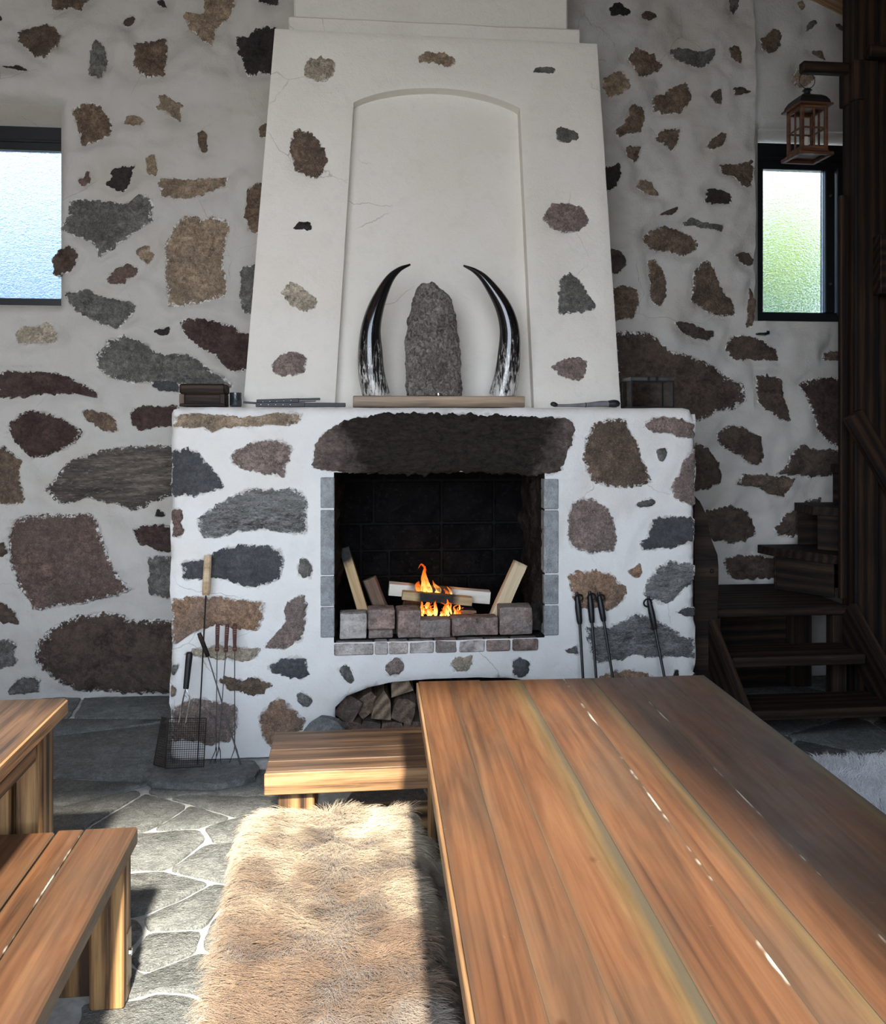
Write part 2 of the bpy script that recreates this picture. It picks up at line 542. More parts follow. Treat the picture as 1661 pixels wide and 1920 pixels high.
M_SOOT = make_stone('sooty_fire_brick', (0.0030, 0.0030, 0.0034), (0.007, 0.0065, 0.0065), speck=0.2, wash=0.0, scale=14)
M_SOOTJ = simple('sooty_mortar', (0.0095, 0.0095, 0.009), 0.95)
M_SOOTSTONE = make_stone('sooty_rough_stone', (0.026, 0.021, 0.018), (0.008, 0.0075, 0.007), speck=0.3, wash=0.0, scale=18)
M_BRICK = make_stone('old_red_brick', (0.25, 0.175, 0.145), (0.24, 0.22, 0.20), speck=0.45, wash=0.0, scale=26)
M_BRICKW = make_stone('limewashed_brick', (0.36, 0.31, 0.275), (0.50, 0.47, 0.44), speck=0.3, wash=0.0, scale=22)
M_SLAB = make_stone('grey_slate_paving', (0.215, 0.222, 0.205), (0.17, 0.177, 0.168), speck=0.45, wash=0.0, scale=42, contrast=0.55)
M_GROUT = simple('pale_floor_joint', (0.60, 0.60, 0.57), 0.9)
M_GROUND = simple('pale_gravel_yard', (0.42, 0.40, 0.36), 0.95)
M_ROUGHSLATE = make_stone('rough_slate_rock', (0.20, 0.205, 0.195), (0.15, 0.155, 0.15), speck=0.25, wash=0.0, contrast=0.6)
for m_, s_ in ((M_SOOT, 0.05), (M_SOOTJ, 0.1), (M_SOOTSTONE, 0.1)):
    m_.node_tree.nodes['Principled BSDF'].inputs['Specular IOR Level'].default_value = s_
for m_ in STONE.values():
    m_.node_tree.nodes['Principled BSDF'].inputs['Specular IOR Level'].default_value = 0.3

# ------------------------------------------------------------------ planes of the masonry
YW, YN, YF = 5.38, 5.47, 4.338          # back wall, its recessed part by the stairs, fireplace front
MANTEL = 1.68
XL, XR = -3.3, 3.9
ZMAX = 5.7
class Plane:
    def __init__(s, P0, U, V, N):
        s.P0, s.U, s.V, s.N = Vector(P0), Vector(U).normalized(), Vector(V).normalized(), Vector(N).normalized()
    def uv(s, px, py):
        d = onP(px, py, s.P0, s.N) - s.P0
        return (d.dot(s.U), d.dot(s.V))
    def pt(s, u, v, h=0.0):
        return s.P0 + s.U * u + s.V * v + s.N * h
PW = Plane((0, YW, 0), (1, 0, 0), (0, 0, 1), (0, -1, 0))
PN = Plane((0, YN, 0), (1, 0, 0), (0, 0, 1), (0, -1, 0))
PF = Plane((0, YF, 0), (1, 0, 0), (0, 0, 1), (0, -1, 0))
TILT = 0.12
PH = Plane((0, 4.62, MANTEL), (1, 0, 0), (0, TILT, 1), (0, -1, TILT))

# stones as seen: (material, outline)
S_WALL = [
 ('brown', [(95,-15),(97,19),(103,23),(111,18),(124,14),(132,11),(142,18),(152,21),(161,6),(165,0),(165,-15)]),
 ('brown', [(31,69),(36,55),(52,52),(69,48),(84,42),(100,47),(105,58),(118,66),(116,79),(110,94),(97,103),(89,119),(81,110),(65,107),(48,87),(39,84)]),
 ('dark', [(3,124),(19,126),(32,123),(48,129),(57,137),(39,137),(29,132),(10,130)]),
 ('grey', [(183,75),(194,82),(200,100),(200,129),(194,145),(184,151),(170,142),(167,129),(168,107),(174,86)]),
 ('brown', [(252,81),(275,76),(291,73),(312,68),(313,107),(308,142),(297,144),(284,149),(268,144),(255,129),(249,111),(255,97)]),
 ('soil', [(249,27),(253,32),(247,45),(236,50),(230,47),(233,35)]),
 ('tan', [(384,-8),(446,-8),(443,10),(430,32),(410,48),(402,58),(397,89),(388,81),(376,74),(365,61),(355,55),(347,36),(344,26),(362,23),(370,32),(383,19)]),
 ('dark', [(441,66),(465,68),(475,55),(491,52),(523,53),(520,136),(485,139),(468,145),(459,136),(454,110),(446,97)]),
 ('dark', [(481,-4),(523,-4),(523,13),(504,11),(485,8)]),
 ('dark', [(290,-4),(304,-4),(313,11),(307,10),(292,3)]),
 ('brown', [(133,207),(155,195),(174,193),(191,200),(194,212),(207,223),(212,239),(208,255),(194,263),(178,268),(153,276),(149,258),(144,239),(142,223),(136,216)]),
 ('tan', [(231,233),(237,217),(255,218),(268,223),(274,231),(262,237),(242,238)]),
 ('tan', [(296,181),(310,176),(323,187),(342,195),(339,207),(338,228),(320,216),(304,207),(292,203),(302,197)]),
 ('brown', [(371,250),(384,247),(389,258),(386,271),(389,281),(381,287),(373,281),(371,265)]),
 ('brown', [(484,245),(491,237),(505,230),(505,258),(489,260)]),
 ('tan', [(275,294),(292,292),(295,313),(292,329),(281,328),(275,317)]),
 ('red', [(142,336),(155,333),(161,318),(168,323),(171,346),(155,349)]),
 ('dark', [(207,320),(226,313),(255,308),(245,323),(241,342),(233,357),(220,360),(207,350),(195,347),(207,339),(212,329)]),
 ('tan', [(296,339),(323,333),(355,337),(397,333),(430,329),(423,349),(400,355),(371,368),(329,375),(302,368)]),
 ('grey', [(129,378),(155,373),(181,376),(207,378),(226,383),(249,376),(268,365),(286,370),(287,417),(258,430),(239,452),(210,468),(187,485),(178,462),(161,449),(139,442),(116,430),(123,413),(129,400)]),
 ('soil', [(100,497),(103,475),(123,460),(142,467),(149,485),(142,504),(123,514),(113,520),(102,514)]),
 ('tan', [(257,475),(265,462),(278,460),(283,472),(291,478),(278,496),(265,489)]),
 ('red', [(197,523),(213,507),(239,494),(258,502),(257,514),(236,528),(220,535),(203,530)]),
 ('tan', [(331,417),(346,404),(365,401),(378,413),(397,405),(420,410),(433,423),(428,443),(420,465),(417,504),(423,517),(420,556),(388,564),(352,572),(318,577),(312,549),(307,517),(312,478),(310,452),(323,433)]),
 ('brown', [(462,355),(495,338),(490,440),(465,433),(458,404)]),
 ('grey', [(452,500),(480,494),(475,590),(452,582),(448,549)]),
 ('grey', [(121,546),(139,549),(165,543),(187,554),(210,560),(239,562),(255,572),(252,588),(233,604),(220,617),(194,610),(168,598),(142,581),(128,568)]),
 ('maroon', [(335,604),(363,596),(394,599),(432,607),(454,623),(476,629),(476,695),(454,695),(435,696),(416,682),(397,663),(376,651),(357,638),(344,623)]),
 ('dark', [(288,621),(307,615),(319,612),(316,627),(300,630)]),
 ('beige', [(25,626),(34,613),(63,612),(81,607),(97,607),(108,630),(103,643),(75,645),(47,645),(30,643)]),
 ('grey', [(180,663),(200,651),(200,638),(232,630),(260,641),(279,645),(285,657),(304,666),(338,663),(363,668),(382,685),(407,701),(432,713),(438,726),(340,722),(313,716),(282,718),(257,718),(225,713),(200,707),(185,695)]),
 ('slate', [(288,714),(332,714),(338,735),(307,734),(288,728)]),
 ('maroon', [(-8,701),(19,696),(63,698),(103,699),(135,709),(163,723),(185,737),(186,746),(157,738),(119,738),(78,740),(38,745),(-8,748)]),
 ('maroon', [(16,801),(31,779),(53,769),(88,773),(116,782),(135,793),(160,810),(147,829),(125,842),(94,854),(59,859),(41,842),(25,826)]),
 ('brown', [(153,773),(166,767),(185,774),(207,776),(219,792),(225,807),(213,812),(200,807),(182,798),(160,784)]),
 ('maroon', [(249,763),(335,762),(335,800),(300,800),(279,806),(258,809),(244,785)]),
 ('layer', [(80,917),(103,898),(125,870),(163,851),(210,843),(219,837),(275,835),(335,835),(335,930),(307,934),(282,945),(254,960),(219,945),(188,942),(163,932),(138,942),(116,945),(94,932)]),
 ('brown', [(-8,832),(9,835),(25,851),(41,867),(33,892),(41,914),(42,940),(19,951),(-8,945)]),
 ('red', [(23,975),(44,967),(81,963),(125,964),(169,963),(182,975),(188,994),(197,1016),(203,1050),(219,1078),(232,1094),(250,1107),(219,1119),(188,1125),(150,1133),(110,1138),(81,1146),(63,1141),(50,1119),(34,1094),(22,1063),(17,1035),(19,994)]),
 ('maroon', [(247,991),(272,985),(335,983),(335,1035),(300,1035),(282,1022),(260,1022)]),
 ('dark', [(291,967),(297,952),(315,964),(304,970)]),
 ('grey', [(275,1046),(297,1040),(335,1046),(335,1125),(300,1119),(282,1116),(275,1088),(281,1063)]),
 ('soil', [(75,1197),(103,1172),(138,1157),(175,1150),(219,1150),(244,1163),(282,1160),(335,1163),(335,1300),(219,1299),(141,1295),(119,1282),(88,1263),(69,1244),(64,1222)]),
 ('soil', [(-8,1125),(13,1132),(28,1147),(41,1169),(19,1169),(-8,1166)]),
 ('grey', [(-8,1200),(19,1197),(31,1207),(25,1232),(34,1238),(19,1250),(-8,1260)]),
 ('grey', [(19,1291),(31,1272),(63,1268),(74,1272),(75,1298),(19,1300)]),
 ('soil', [(-8,1019),(12,1016),(16,1035),(6,1044),(-8,1041)]),
 ('dark', [(-8,28),(3,30),(4,38),(-8,40)]),
 # right of the chimney
 ('dark', [(1139,20),(1156,8),(1168,14),(1181,27),(1171,32),(1147,30)]),
 ('soil', [(1198,30),(1211,22),(1225,24),(1230,34),(1218,42),(1205,39)]),
 ('grey', [(1370,-5),(1387,-5),(1384,14),(1375,29),(1370,20)]),
 ('brown', [(1174,108),(1183,98),(1198,89),(1215,98),(1232,105),(1245,125),(1225,135),(1201,144),(1188,128),(1181,117)]),
 ('grey', [(1254,91),(1276,89),(1303,96),(1341,95),(1336,111),(1323,127),(1299,125),(1276,118),(1262,108)]),
 ('brown', [(1365,89),(1385,88),(1391,101),(1389,123),(1377,115),(1368,105)]),
 ('tan', [(1132,145),(1151,135),(1168,132),(1178,145),(1183,162),(1164,177),(1141,181),(1132,169)]),
 ('brown', [(1223,179),(1249,172),(1269,159),(1292,152),(1298,172),(1292,196),(1276,213),(1252,209),(1228,206),(1225,192)]),
 ('brown', [(1330,179),(1340,172),(1352,167),(1353,199),(1340,192)]),
 ('soil', [(1374,165),(1390,165),(1407,176),(1394,179),(1375,182)]),
 ('brown', [(1178,209),(1189,192),(1208,199),(1213,220),(1201,247),(1174,252),(1161,258),(1152,245),(1171,230)]),
 ('brown', [(1227,258),(1245,241),(1277,240),(1274,263),(1264,283),(1255,274),(1242,263)]),
 ('brown', [(1323,277),(1335,260),(1350,250),(1360,250),(1360,267),(1347,275),(1333,280)]),
 ('brown', [(1173,277),(1195,272),(1205,272),(1200,290),(1193,306),(1178,294)]),
 ('dark', [(1130,314),(1161,306),(1165,324),(1157,348),(1141,360),(1130,358)]),
 ('tan', [(1189,351),(1201,334),(1225,338),(1232,355),(1238,368),(1211,368)]),
 ('brown', [(1343,311),(1367,309),(1387,307),(1407,303),(1410,328),(1404,355),(1384,348),(1367,334),(1350,328)]),
 ('dark', [(1320,358),(1333,353),(1357,358),(1367,375),(1363,385),(1333,385),(1316,382),(1321,370)]),
 ('soil', [(1235,404),(1249,395),(1272,387),(1269,398),(1252,405)]),
 ('grey', [(1282,419),(1296,407),(1313,419),(1336,425),(1353,424),(1350,434),(1330,434),(1303,422)]),
 ('brown', [(1205,446),(1218,429),(1245,424),(1276,429),(1299,442),(1309,455),(1300,470),(1282,482),(1259,471),(1228,474),(1210,462)]),
 ('brown', [(1213,491),(1230,487),(1242,504),(1249,528),(1247,555),(1238,577),(1225,572),(1217,551),(1217,521)]),
 ('soil', [(1144,467),(1164,470),(1175,491),(1164,511),(1144,513)]),
 ('brown', [(1148,538),(1178,535),(1198,545),(1195,575),(1188,599),(1148,600)]),
 ('brown', [(1296,521),(1309,494),(1323,487),(1336,504),(1350,535),(1370,562),(1382,589),(1357,592),(1330,589),(1309,572),(1293,565)]),
 ('soil', [(1372,480),(1384,472),(1405,475),(1412,486),(1408,501),(1394,499)]),
 ('brown', [(1402,540),(1411,550),(1412,599),(1409,616),(1400,610),(1400,575)]),
 ('soil', [(1259,604),(1289,604),(1316,612),(1343,624),(1330,641),(1303,636),(1272,624)]),
 ('soil', [(1150,622),(1215,622),(1235,643),(1255,660),(1289,665),(1316,676),(1343,687),(1370,710),(1394,720),(1401,751),(1380,768),(1350,771),(1330,784),(1303,790),(1150,780)]),
 ('soil', [(1360,653),(1374,629),(1397,627),(1424,639),(1455,656),(1460,676),(1424,675),(1380,675)]),
 ('soil', [(1417,707),(1438,702),(1465,710),(1468,734),(1478,764),(1480,790),(1458,788),(1438,768),(1421,754)]),
 ('maroon', [(1497,720),(1512,710),(1600,708),(1600,811),(1590,860),(1549,828),(1526,795),(1514,754)]),
 ('brown', [(1542,661),(1600,656),(1600,676),(1542,675)]),
 ('soil', [(1343,815),(1370,796),(1397,801),(1421,818),(1429,842),(1424,869),(1404,874),(1384,855),(1350,835)]),
 ('soil', [(1485,842),(1502,832),(1519,842),(1573,845),(1588,869),(1583,889),(1519,896),(1488,889),(1451,889),(1471,869)]),
 ('soil', [(1300,830),(1325,838),(1345,870),(1355,905),(1330,918),(1300,922)]),
 ('brown', [(1376,908),(1388,890),(1421,889),(1488,897),(1482,908),(1466,932),(1439,929),(1421,914)]),
 ('soil', [(1322,954),(1349,957),(1367,946),(1403,957),(1415,978),(1418,1005),(1397,1017),(1361,1017),(1328,1011)]),
 ('soil', [(1448,993),(1476,963),(1512,938),(1542,932),(1530,963),(1506,996),(1482,1008),(1457,1005)]),
 ('soil', [(1358,1047),(1385,1041),(1427,1041),(1463,1047),(1463,1085),(1367,1085)]),
]
S_NICHE = [
 ('brown', [(1424,74),(1436,64),(1448,54),(1461,57),(1466,81),(1455,98),(1438,101),(1426,91)]),
 ('tan', [(1492,5),(1503,2),(1510,12),(1503,20),(1495,15)]),
 ('grey', [(1507,61),(1512,47),(1525,37),(1532,41),(1522,54)]),
 ('soil', [(1563,44),(1580,47),(1598,61),(1590,66),(1569,54)]),
 ('brown', [(1520,98),(1539,95),(1549,115),(1532,110)]),
 ('tan', [(1482,145),(1492,128),(1509,132),(1527,145),(1519,159),(1495,167),(1485,155)]),
]
S_FIRE = [
 ('tan', [(321,792),(333,779),(366,775),(406,779),(437,780),(477,784),(515,776),(566,775),(566,787),(543,797),(507,796),(474,802),(431,801),(396,807),(361,801),(323,801)]),
 ('pink', [(431,849),(447,841),(474,831),(502,824),(528,824),(549,839),(543,857),(538,872),(533,892),(502,889),(477,884),(452,877),(434,869)]),
 ('slate', [(319,884),(321,846),(348,841),(373,849),(383,862),(399,882),(411,897),(420,913),(401,922),(371,929),(319,930)]),
 ('gneiss', [(368,983),(376,968),(406,948),(442,927),(472,915),(515,919),(553,917),(573,927),(577,948),(573,1001),(540,1001),(507,993),(477,992),(442,998),(411,1008),(381,1008)]),
 ('red', [(321,955),(340,954),(342,968),(339,980),(345,996),(335,1007),(322,1006)]),
 ('slate', [(339,1051),(376,1051),(401,1036),(426,1026),(472,1021),(507,1025),(529,1034),(531,1059),(528,1082),(502,1097),(477,1102),(452,1097),(426,1088),(401,1084),(351,1087),(340,1084)]),
 ('grey', [(558,1059),(564,1046),(576,1049),(586,1066),(581,1084),(568,1084),(558,1074)]),
 ('orange', [(322,1126),(359,1119),(399,1118),(444,1123),(497,1129),(495,1152),(487,1179),(465,1180),(439,1174),(399,1171),(381,1182),(344,1192),(325,1209),(321,1168)]),
 ('pink', [(537,1131),(555,1119),(569,1115),(575,1137),(574,1168),(566,1200),(534,1215),(495,1216),(503,1203),(521,1187),(534,1166)]),
 ('beige', [(344,1227),(367,1216),(407,1209),(450,1213),(487,1217),(484,1232),(455,1240),(423,1237),(391,1231),(367,1229)]),
 ('brown', [(407,1274),(428,1269),(460,1277),(479,1269),(510,1286),(497,1298),(487,1307),(465,1301),(444,1298),(423,1288)]),
 ('slate', [(503,1250),(524,1237),(553,1233),(574,1237),(579,1264),(569,1274),(545,1270),(510,1262)]),
 ('grey', [(635,1256),(643,1246),(656,1250),(664,1272),(659,1282),(648,1277)]),
 ('grey', [(555,1303),(563,1297),(579,1303),(587,1314),(579,1325),(566,1325)]),
 ('orange', [(484,1346),(500,1325),(524,1309),(534,1313),(553,1330),(571,1351),(566,1372),(532,1391),(513,1404),(492,1383)]),
 ('pink', [(321,1333),(346,1314),(378,1306),(423,1319),(444,1327),(446,1364),(428,1391),(394,1395),(359,1391),(322,1386)]),
 ('grey', [(322,1246),(338,1245),(328,1266),(322,1264)]),
 ('tan', [(320,1282),(333,1288),(330,1303),(320,1307)]),
 ('pink', [(722,1250),(735,1234),(752,1235),(758,1250),(745,1266),(728,1270)]),
 ('beige', [(843,1245),(852,1232),(885,1230),(889,1243),(880,1256),(852,1258)]),
 ('slate', [(960,1240),(975,1233),(995,1245),(990,1262),(972,1272),(960,1262)]),
 ('brown', [(1093,857),(1099,822),(1111,798),(1140,785),(1175,788),(1178,804),(1193,828),(1201,857),(1213,883),(1223,903),(1198,912),(1172,915),(1137,912),(1111,903),(1096,877)]),
 ('pink', [(1206,797),(1222,784),(1242,780),(1271,784),(1298,795),(1302,819),(1271,820),(1251,811),(1222,810)]),
 ('grey', [(1230,842),(1248,839),(1251,851),(1242,867),(1233,860)]),
 ('pink', [(1302,841),(1287,855),(1271,883),(1258,915),(1260,930),(1280,941),(1302,944)]),
 ('grey', [(1191,947),(1204,938),(1222,934),(1230,941),(1216,951),(1198,953)]),
 ('pink', [(1066,973),(1071,944),(1087,932),(1117,938),(1140,956),(1152,973),(1156,1014),(1152,1032),(1105,1039),(1079,1029),(1067,1020)]),
 ('slate', [(1216,988),(1228,973),(1254,965),(1274,970),(1302,970),(1300,1017),(1268,1023),(1228,1030),(1204,1032),(1200,1017),(1216,1008)]),
 ('orange', [(1064,1081),(1076,1071),(1117,1071),(1143,1074),(1163,1093),(1175,1110),(1163,1134),(1140,1145),(1117,1140),(1082,1137),(1070,1110)]),
 ('orange', [(1176,1070),(1187,1064),(1201,1056),(1203,1075),(1195,1084),(1181,1078)]),
 ('gneiss', [(1204,1113),(1213,1090),(1230,1064),(1254,1052),(1280,1055),(1305,1061),(1303,1087),(1277,1108),(1262,1125),(1239,1132),(1216,1122)]),
 ('slate', [(1267,1147),(1280,1140),(1305,1140),(1305,1154),(1286,1156)]),
 ('gneiss', [(1099,1175),(1137,1175),(1163,1166),(1190,1150),(1216,1154),(1239,1167),(1262,1178),(1280,1195),(1306,1198),(1306,1236),(1268,1230),(1233,1233),(1192,1227),(1157,1236),(1119,1242),(1108,1230),(1102,1204)]),
 ('grey', [(1057,1218),(1082,1210),(1085,1227),(1064,1224)]),
 ('orange', [(1125,1268),(1152,1256),(1187,1255),(1225,1268),(1228,1290),(1125,1290)]),
 ('dark', [(1257,1280),(1264,1256),(1271,1253),(1270,1280)]),
 ('dark', [(1287,1276),(1303,1259),(1306,1280)]),
]
S_HOOD = [
 ('beige', [(567,120),(583,107),(618,109),(632,118),(623,143),(596,151),(574,145)]),
 ('tan', [(783,105),(796,96),(823,98),(854,107),(854,123),(836,125),(814,118),(787,116)]),
 ('grey', [(999,129),(1019,123),(1041,127),(1039,136),(1001,136)]),
 ('brown', [(542,267),(556,238),(578,245),(600,267),(614,285),(611,312),(596,336),(574,330),(556,321),(547,303)]),
 ('grey', [(1039,243),(1055,238),(1081,245),(1084,258),(1064,267),(1046,265)]),
 ('dark', [(547,428),(560,414),(583,414),(583,430),(556,431)]),
 ('pink', [(1017,410),(1037,383),(1068,379),(1099,394),(1104,419),(1086,432),(1055,437),(1028,423)]),
 ('beige', [(527,545),(547,529),(569,542),(591,556),(591,574),(569,585),(542,574)]),
 ('pink', [(505,683),(525,663),(556,658),(576,672),(571,694),(551,707),(516,701)]),
 ('grey', [(1046,551),(1055,516),(1068,509),(1090,529),(1117,569),(1115,583),(1082,585),(1048,587)]),
 ('pink', [(1033,689),(1055,672),(1082,667),(1102,678),(1099,703),(1086,714),(1059,707)]),
]
LINTEL = [(585,875),(592,830),(612,808),(650,788),(720,776),(800,774),(900,777),(1000,781),(1070,786),(1078,800),(1072,835),(1055,870),(1050,888),(1000,892),(940,888),(880,885),(820,888),(760,890),(700,888),(640,885),(610,882)]

def resample(poly, step, passes=2):
    out = []
    n = len(poly)
    for i in range(n):
        a, b = np.array(poly[i]), np.array(poly[(i + 1) % n])
        k = max(1, int(round(np.linalg.norm(b - a) / step)))
        for j in range(k):
            out.append(a + (b - a) * j / k)
    P = np.array(out)
    for _ in range(passes):
        P = 0.5 * P + 0.25 * (np.roll(P, 1, 0) + np.roll(P, -1, 0))
    return P
def inside(P, poly):
    x, y = P[:, 0], P[:, 1]
    r = np.zeros(len(P), bool)
    n = len(poly)
    j = n - 1
    for i in range(n):
        xi, yi = poly[i]
        xj, yj = poly[j]
        if yi != yj:
            c = ((yi > y) != (yj > y)) & (x < (xj - xi) * (y - yi) / (yj - yi) + xi)
            r ^= c
        j = i
    return r
def poly_dist(P, poly):
    """signed distance, negative inside"""
    d = np.full(len(P), 9.0)
    n = len(poly)
    for i in range(n):
        a, b = np.array(poly[i]), np.array(poly[(i + 1) % n])
        ab = b - a
        t = np.clip(((P - a) @ ab) / max(1e-12, ab @ ab), 0, 1)
        q = a + t[:, None] * ab
        d = np.minimum(d, np.hypot(*(P - q).T))
    return np.where(inside(P, poly), -d, d)
def stone_field(P, polys, reach):
    """distance of each point to the closest stone"""
    d = np.full(len(P), 9.0)
    for poly in polys:
        A = np.array(poly)
        lo, hi = A.min(0) - reach, A.max(0) + reach
        m = ((P >= lo) & (P <= hi)).all(1)
        if m.any():
            d[m] = np.minimum(d[m], poly_dist(P[m], A))
    return d
def relief(u, v, amp):
    return amp * (fbm(u * 2.3, v * 2.3, 1.3, 3) * 0.8 + 0.5 * fbm(u * 6.0, v * 7.5, 7.7, 4))

def build_stone(plane, poly, mat, parent, amp, bulge, seed, jit=0.008, name='stone', clampu=None, step=0.009):
    P = resample(poly, step)
    c = P.mean(0)
    n = len(P)
    T = np.roll(P, -1, 0) - np.roll(P, 1, 0)
    Nn = np.stack([T[:, 1], -T[:, 0]], 1)
    Nn /= np.linalg.norm(Nn, axis=1)[:, None] + 1e-9
    off = np.array([fbm(p[0] * 22 + seed, p[1] * 22, seed * 1.7, 5) + 0.7 * fbm(p[0] * 75 + seed, p[1] * 75, seed, 3) for p in P])
    size = math.sqrt(abs(0.5 * np.sum(P[:, 0] * np.roll(P[:, 1], -1) - np.roll(P[:, 0], -1) * P[:, 1])))
    j = min(jit, size * 0.08)
    P = P + Nn * (off * j * 1.6)[:, None]
    if clampu:
        P[:, 0] = np.clip(P[:, 0], clampu[0], clampu[1])
    rings = [(1.0, -0.03, 1.0), (1.0, 0.003, 1.0), (0.96, 0.30, 0.85), (0.88, 0.58, 0.55), (0.72, 0.82, 0.15), (0.48, 0.95, 0.0), (0.22, 1.0, 0.0)]
    V, E = [], []
    for s, h, e in rings:
        for p in P:
            q = c + (p - c) * s
            base = relief(q[0], q[1], amp)
            hh = h if h < 0.01 else 0.003 + h * bulge + (0.35 * bulge + 0.002) * fbm(q[0] * 13, q[1] * 13, seed, 4) * min(1, (1 - s) * 6)
            V.append(plane.pt(q[0], q[1], base + hh))
            E.append(e)
    V.append(plane.pt(c[0], c[1], relief(c[0], c[1], amp) + 0.003 + bulge))
    E.append(0.0)
    Fc = []
    for r in range(len(rings) - 1):
        for k in range(n):
            k2 = (k + 1) % n
            Fc.append((r * n + k, r * n + k2, (r + 1) * n + k2, (r + 1) * n + k))
    b = (len(rings) - 1) * n
    for k in range(n):
        Fc.append((b + k, b + (k + 1) % n, len(V) - 1))
    area = np.sum(P[:, 0] * np.roll(P[:, 1], -1) - np.roll(P[:, 0], -1) * P[:, 1])
    if area < 0:
        Fc = [tuple(reversed(f)) for f in Fc]
    o = mesh_obj(name, V, Fc, mat, parent, 50)
    at = o.data.attributes.new('edge', 'FLOAT', 'POINT')
    at.data.foreach_set('value', np.array(E, dtype=np.float32))
    return o

def set_near(o, d):
    at = o.data.attributes.new('near', 'FLOAT', 'POINT')
    f = np.zeros(len(o.data.vertices), np.float32)
    f[:len(d)] = np.exp(-np.clip(d, 0, 9) / 0.016)
    at.data.foreach_set('value', f)

def wall_grid(name, plane, u0, u1, v0, v1, res, holes, stones_uv, amp, mat, fine=None):
    """plaster sheet, a grid with rectangular holes; fine=(u0,u1,v0,v1) keeps the fine spacing there"""
    def lines(a, b, cuts, f):
        base = list(np.arange(f[0], f[1], res)) if f else []
        base += [a, b] + cuts
        x = a
        while f and x < f[0]:
            base.append(x)
            x += 0.25
        x = b
        while f and x > f[1]:
            base.append(x)
            x -= 0.25
        base = sorted(base)
        out = [base[0]]
        for q in base[1:]:
            if q - out[-1] > 1e-4:
                out.append(q)
        keep = set(cuts + [a, b])
        res_out = [out[0]]
        for q in out[1:]:
            if q - res_out[-1] < res * 0.35:
                if q in keep:
                    res_out[-1] = q
                continue
            res_out.append(q)
        return np.array(res_out)
    us = lines(u0, u1, [x for h in holes for x in (h[0], h[1])], fine[:2] if fine else None)
    vs_ = lines(v0, v1, [x for h in holes for x in (h[2], h[3])], fine[2:] if fine else None)
    UU, VV = np.meshgrid(us, vs_)
    P = np.stack([UU.ravel(), VV.ravel()], 1)
    d = stone_field(P, stones_uv, 0.09)
    H = np.array([relief(a, b, amp) for a, b in P])
    low = np.clip((1.9 - P[:, 1]) / 0.8, 0, 1)
    t = np.clip(d / 0.055, 0, 1)
    t = t * t * (3 - 2 * t)
    H += np.where(d > 0, t * (0.020 * (1 - low) - 0.004 * low), np.where(d < -0.02, -0.035, 0.0))
    for h in holes:
        dx = np.maximum(np.maximum(h[0] - P[:, 0], P[:, 0] - h[1]), 0)
        dy = np.maximum(np.maximum(h[2] - P[:, 1], P[:, 1] - h[3]), 0)
        dd = np.hypot(dx, dy)
        r = 0.05
        H -= np.where(dd < r, 0.03 * (1 - dd / r) ** 2 + H * np.clip(1 - dd / r, 0, 1), 0)
    nu = len(us)
    V = [plane.pt(P[i, 0], P[i, 1], H[i]) for i in range(len(P))]
    Fc = []
    for j in range(len(vs_) - 1):
        vm = (vs_[j] + vs_[j + 1]) / 2
        for i in range(nu - 1):
            um = (us[i] + us[i + 1]) / 2
            if any(h[0] < um < h[1] and h[2] < vm < h[3] for h in holes):
                continue
            a = j * nu + i
            Fc.append((a, a + 1, a + 1 + nu, a + nu))
    o = mesh_obj(name, V, Fc, mat, None, 60)
    set_near(o, d)
    return o

# ------------------------------------------------------------------ back wall, its recess by the stairs, windows
WAMP = 0.046
XSTEP = PW.uv(1412, 300)[0]
ZSILL = onY(1500, 607, YN).z
uvs_wall = [[PW.uv(*p) for p in poly] for _, poly in S_WALL]
uvs_niche = [[PN.uv(*p) for p in poly] for _, poly in S_NICHE]
wl_r, wl_t = PW.uv(112, 195)
wl_b = PW.uv(103, 572)[1]
HOLE_L = (wl_r - 0.95, wl_r, wl_b, wl_t)
w2l = PN.uv(1424, 300)[0]
w2t = PN.uv(1500, 243)[1]
HOLE_R = (w2l, w2l + 0.95, ZSILL, w2t)
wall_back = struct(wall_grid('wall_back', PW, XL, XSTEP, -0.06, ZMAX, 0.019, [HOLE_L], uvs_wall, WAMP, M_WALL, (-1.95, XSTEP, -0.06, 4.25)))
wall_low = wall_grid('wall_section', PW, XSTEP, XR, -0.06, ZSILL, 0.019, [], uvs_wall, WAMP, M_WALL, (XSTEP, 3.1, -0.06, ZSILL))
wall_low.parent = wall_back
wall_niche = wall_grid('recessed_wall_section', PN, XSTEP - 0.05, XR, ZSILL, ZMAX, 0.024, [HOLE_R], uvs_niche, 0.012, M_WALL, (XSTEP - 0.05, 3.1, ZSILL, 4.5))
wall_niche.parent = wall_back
# rounded return between the two planes and the ledge under the window
mb = MB()
zs = np.linspace(ZSILL - 0.01, ZMAX, 90)
prof = []
for k in range(7):
    a = k / 6 * math.pi / 2
    prof.append((XSTEP - 0.045 + 0.045 * math.sin(a), YW + 0.045 * (1 - math.cos(a))))
prof += [(XSTEP, YN + 0.06)]
V = []
for z in zs:
    w = 0.012 * fbm(z * 3, 2.2, 4.4, 3)
    for k, (x, y) in enumerate(prof):
        hh = relief(XSTEP, z, WAMP) if k == 0 else 0.0
        V.append((x + w * (k > 1), y - hh, z))
n = len(prof)
mb.add(V, [(j * n + i, j * n + i + 1, (j + 1) * n + i + 1, (j + 1) * n + i) for j in range(len(zs) - 1) for i in range(n - 1)])
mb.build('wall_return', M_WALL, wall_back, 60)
box('wall_ledge', (XSTEP, YW - 0.004, ZSILL - 0.10), (XR, YN + 0.1, ZSILL + 0.004), M_HOOD, wall_back, 0.006)
